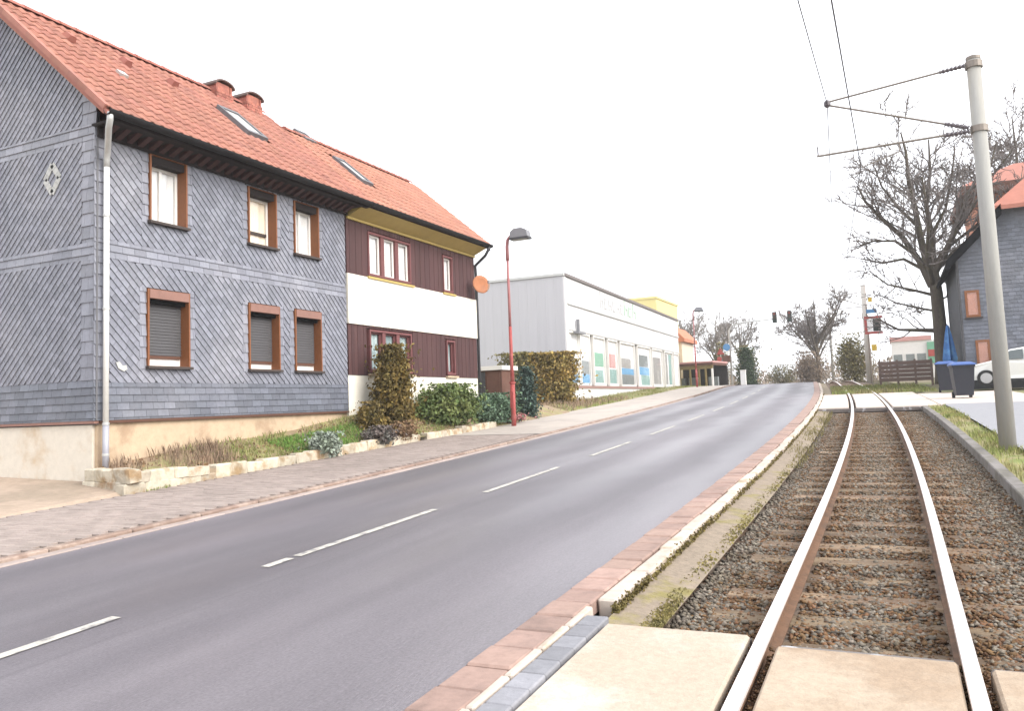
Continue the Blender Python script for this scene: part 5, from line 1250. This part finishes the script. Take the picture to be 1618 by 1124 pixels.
# ================================================================== BARE TREES
def bare_tree(name, loc, label, trunk, limbs, seed, tw=.012, dens=1.0, m_big='bark', m_tw='twig', lv=4, spread=.55, group=None):
    """trunk and limbs given as (points, r0, r1); side branches grow on them"""
    R = random.Random(seed); big = MB(); sm = MB()
    def curve(p, d, L, n, wob, grav):
        pts = [p.copy()]; d = d.normalized()
        for i in range(n):
            d = (d+Vector((R.gauss(0, wob), R.gauss(0, wob), R.gauss(0, wob)+grav))).normalized(); p = p+d*(L/n); pts.append(p.copy())
        return pts
    def grow(pts, r0, r1, level):
        n = len(pts); rad = [r0+(r1-r0)*i/(n-1) for i in range(n)]
        (big if level <= 1 else sm).path(pts, rad, (9, 6, 4, 3, 3)[min(level, 4)], cap=False)
        if level >= lv: return
        L = sum((pts[i+1]-pts[i]).length for i in range(n-1))
        cnt = max(11 if level == 1 else 2, int(L*dens*(1.5, 2.3, 3.5, 6.0)[min(level, 3)]))
        for c in range(cnt):
            t = R.uniform(.18 if level else .35, 1.0); i = min(int(t*(n-1)), n-2); f = t*(n-1)-i; p = pts[i].lerp(pts[i+1], f); d = (pts[i+1]-pts[i]).normalized()
            a = Vector((R.gauss(0, 1), R.gauss(0, 1), R.gauss(.25, .8))); a = (a-d*a.dot(d)).normalized(); ang = R.uniform(.5, 1.05)
            nd = d*math.cos(ang)+a*math.sin(ang); nl = L*R.uniform(.28, .55)*(1.15-.5*t)*(1.35 if level == 1 and L < 4.2 else 1); rr = (r0+(r1-r0)*t)*R.uniform(.38, .6)
            if nl < .18: continue
            grow(curve(p, nd, nl, 4 if level < 2 else 3, .16, .03), max(rr, tw*.8), max(rr*.35, tw*.55), level+1)
    e = empty(name, loc, 0, label, 'tree', group)
    big.path([Vector(p) for p in trunk[0]], trunk[1], 12, cap=False)
    for pts, r0, r1 in limbs: grow([Vector(p) for p in pts], r0, r1, 1)
    big.build('trunk', m_big, e, True); sm.build('twigs', m_tw, e); return e
# big roadside tree; local coordinates in metres from its foot
T0 = Vector((2.25, 46.5, zr(46.5)-.1))
trunk = ([(0, 0, 0), (.03, 0, 1.2), (.05, 0, 3.0), (.03, .05, 5.0), (-.06, .05, 6.4)], [.52, .43, .40, .37, .33])
limbs = [
    ([(-.2, 0, 5.4), (-.75, .1, 6.9), (-1.6, .2, 8.4), (-2.7, .2, 9.6), (-3.5, .1, 10.6), (-3.9, .1, 11.6)], .22, .05),
    ([(-.2, .1, 6.0), (-.55, -.2, 7.8), (-.75, -.3, 9.6), (-1.0, -.3, 11.5), (-1.0, -.2, 13.0), (-1.2, -.2, 14.2)], .24, .04),
    ([(-.1, 0, 6.2), (.05, .3, 8.0), (-.1, .5, 10), (.2, .6, 12), (.25, .7, 13.8)], .22, .04),
    ([(-.05, 0, 6.0), (.5, -.2, 7.2), (1.1, -.3, 8.8), (1.6, -.2, 10.4), (2.6, 0, 11.2), (3.4, .2, 12.4)], .22, .04),
    ([(.0, .1, 6.2), (1.0, .2, 7.4), (2.2, .2, 8.4), (3.4, .1, 9.6)], .16, .04),
    ([(0, 0, 2.95), (-1.2, 0, 3.05), (-2.2, .1, 3.15), (-3.4, .2, 3.9)], .14, .04),
    ([(-.1, 0, 4.9), (-1.3, -.1, 5.3), (-2.6, -.1, 5.7), (-3.6, 0, 6.6)], .10, .03),
    ([(-.45, 0, 6.3), (-1.6, .2, 7.1), (-2.8, .3, 7.0), (-4.0, .3, 7.4)], .12, .03),
    ([(-1.0, .1, 7.3), (-2.0, -.2, 8.1), (-3.2, -.3, 8.2), (-4.2, -.3, 8.0)], .11, .03),
    ([(-.7, -.2, 8.8), (-1.6, -.4, 9.8), (-2.5, -.5, 11.2), (-2.9, -.5, 12.6)], .12, .03),
    ([(0, .2, 8.2), (.7, .8, 9.8), (1.1, 1.2, 11.8), (1.3, 1.4, 13.4)], .12, .03),
    ([(-.1, 0, 5.2), (.2, 1.5, 6.6), (.1, 2.8, 8.4), (-.2, 3.4, 10.6)], .15, .04),
    ([(-.1, 0, 5.4), (-.4, -1.5, 6.8), (-.2, -2.6, 8.6), (-.4, -3.1, 10.8)], .15, .04),
    ([(0, .0, 4.0), (-1.0, .3, 4.3), (-2.2, .5, 4.7), (-3.2, .6, 5.3)], .08, .03),
    ([(.1, .0, 4.6), (.8, .3, 5.0), (1.7, .4, 5.1)], .06, .02),
    ([(.05, .0, 6.6), (1.2, -.4, 8.6), (2.2, -.6, 10.4), (2.7, -.6, 12.6)], .13, .03),
    ([(.3, .0, 7.2), (1.8, .6, 8.6), (3.2, .9, 9.4), (4.4, .9, 10.6)], .11, .03)]
limbs = [([(x*(.84 if x < 0 else 1.15), y, z*.93) for x, y, z in p], a*.86, b*.9) for p, a, b in limbs]; trunk = ([(x, y, z*.93) for x, y, z in trunk[0]], [r*.80 for r in trunk[1]])
bare_tree('bare_tree', T0, 'big bare tree with spreading dark limbs on the right', trunk, limbs, 5, .026, .80)
bare_tree('bare_tree', Vector((8.6, 66, zr(66))), 'bare tree top showing right of the concrete mast', ([(0, 0, 0), (0, 0, 9)], [.35, .25]),
    [([(0, 0, 8.5), (-.8, .3, 11), (-1.6, 0, 14), (-1.8, 0, 17)], .2, .04), ([(0, 0, 8.8), (1, .2, 11), (1.4, .5, 14), (2.4, .5, 16.5)], .2, .04), ([(0, 0, 8.5), (.1, -.6, 12), (.2, -.6, 15), (.2, -.2, 18)], .2, .04)], 9, .034, .8)
def simple_tree(loc, h, label, seed, m_tw='twig_pale', tw=.034, dens=.9, wide=.32, name='bare_tree'):
    R = random.Random(seed); lb = []
    for k in range(7):
        t = 6.283*k/7+R.uniform(-.3, .3); z0 = h*R.uniform(.28, .5); w = h*wide*R.uniform(.5, 1.0)
        lb.append(([(0, 0, z0), (w*.35*math.cos(t), w*.35*math.sin(t), z0+h*.16), (w*.75*math.cos(t), w*.75*math.sin(t), z0+h*.30), (w*math.cos(t), w*math.sin(t), min(h, z0+h*.46))], h*.014, h*.003))
    return bare_tree(name, loc, label, ([(0, 0, -.3), (.02*h*.2, 0, h*.3), (0, 0, h*.6), (0, 0, h*.93)], [h*.028, h*.022, h*.013, h*.004]), lb, seed, tw, dens, 'twig_pale' if m_tw == 'twig_pale' else 'bark', m_tw, 4)
simple_tree((-7.0, 90, zr(90)), 9.8, 'bare dark tree at the hilltop in the middle of the road view', 21, 'twig', .040, 1.0, .36)
simple_tree((-7.6, 97, zr(97)), 8.5, 'second bare tree just behind the hilltop tree', 22, 'twig', .038, 1.0, .42)
simple_tree((-17.6, 92, zr(92)), 8.6, 'pale bare tree left behind the carport', 23)
simple_tree((-16.2, 99, zr(99)), 9.0, 'pale bare tree right behind the carport', 24)
simple_tree((-22.5, 96, zr(96)), 9.4, 'pale bare tree behind the second street lamp', 25)
shrub('brushwood', (-7.6, 88, zr(88)-.2), (1.2, 1.0, 3.4), 'ell', 5000, .09, 'twig_brown', 'brown brushwood thicket at the foot of the hilltop tree', 'shrub', 60, .32, .4, upb=1.5, asp=2.4)
shrub('brushwood', (-11.3, 96, zr(96)-.2), (1.5, 1.0, 2.6), 'ell', 4000, .09, 'leaf_olive', 'low dark bush between the conical conifer and the hilltop tree', 'shrub', 60, .32, .4)
mm3 = mast((-6.45, 104, zr(104)), 9.4, .16, .13, 'distant dark tram mast standing in the hilltop tree')
# far-off wood along the skyline beyond the crest
C = []
for k in range(26000):
    Y = 150+random.random()*50; x = random.uniform(-70, 70); h = 4.6+1.3*math.sin(x*.19)+.8*math.sin(x*.83+1)+random.uniform(-.5, .5); C.append((x-.15*(Y-60), Y, zr(Y)+random.random()*h))
tag(quads('distant_wood', np.array(C), .30, 'twig_brown', None, 1.6, 2.2, 'stuff'), 'distant brownish leafless wood along the skyline', 'wood')

# ================================================================== HAZE: damp bright air that pales the far end of the street
mh = bpy.data.materials.new('haze'); mh.use_nodes = True; nt = mh.node_tree; nt.nodes.remove(nt.nodes['Principled BSDF'])
pv = nt.nodes.new('ShaderNodeVolumePrincipled'); pv.inputs['Color'].default_value = (.97, .98, 1, 1); pv.inputs['Density'].default_value = .0008
nt.links.new(pv.outputs[0], nt.nodes['Material Output'].inputs['Volume']); MATS['haze'] = mh
zmin = min(v.co.z for v in bpy.data.objects['ground'].data.vertices)
hb = MB(); hb.box(-900, -85, zmin-1, 900, 1160, 22).build('haze', 'haze'); tag(bpy.data.objects['haze'], 'bright damp haze filling the street', 'haze', kind='stuff')
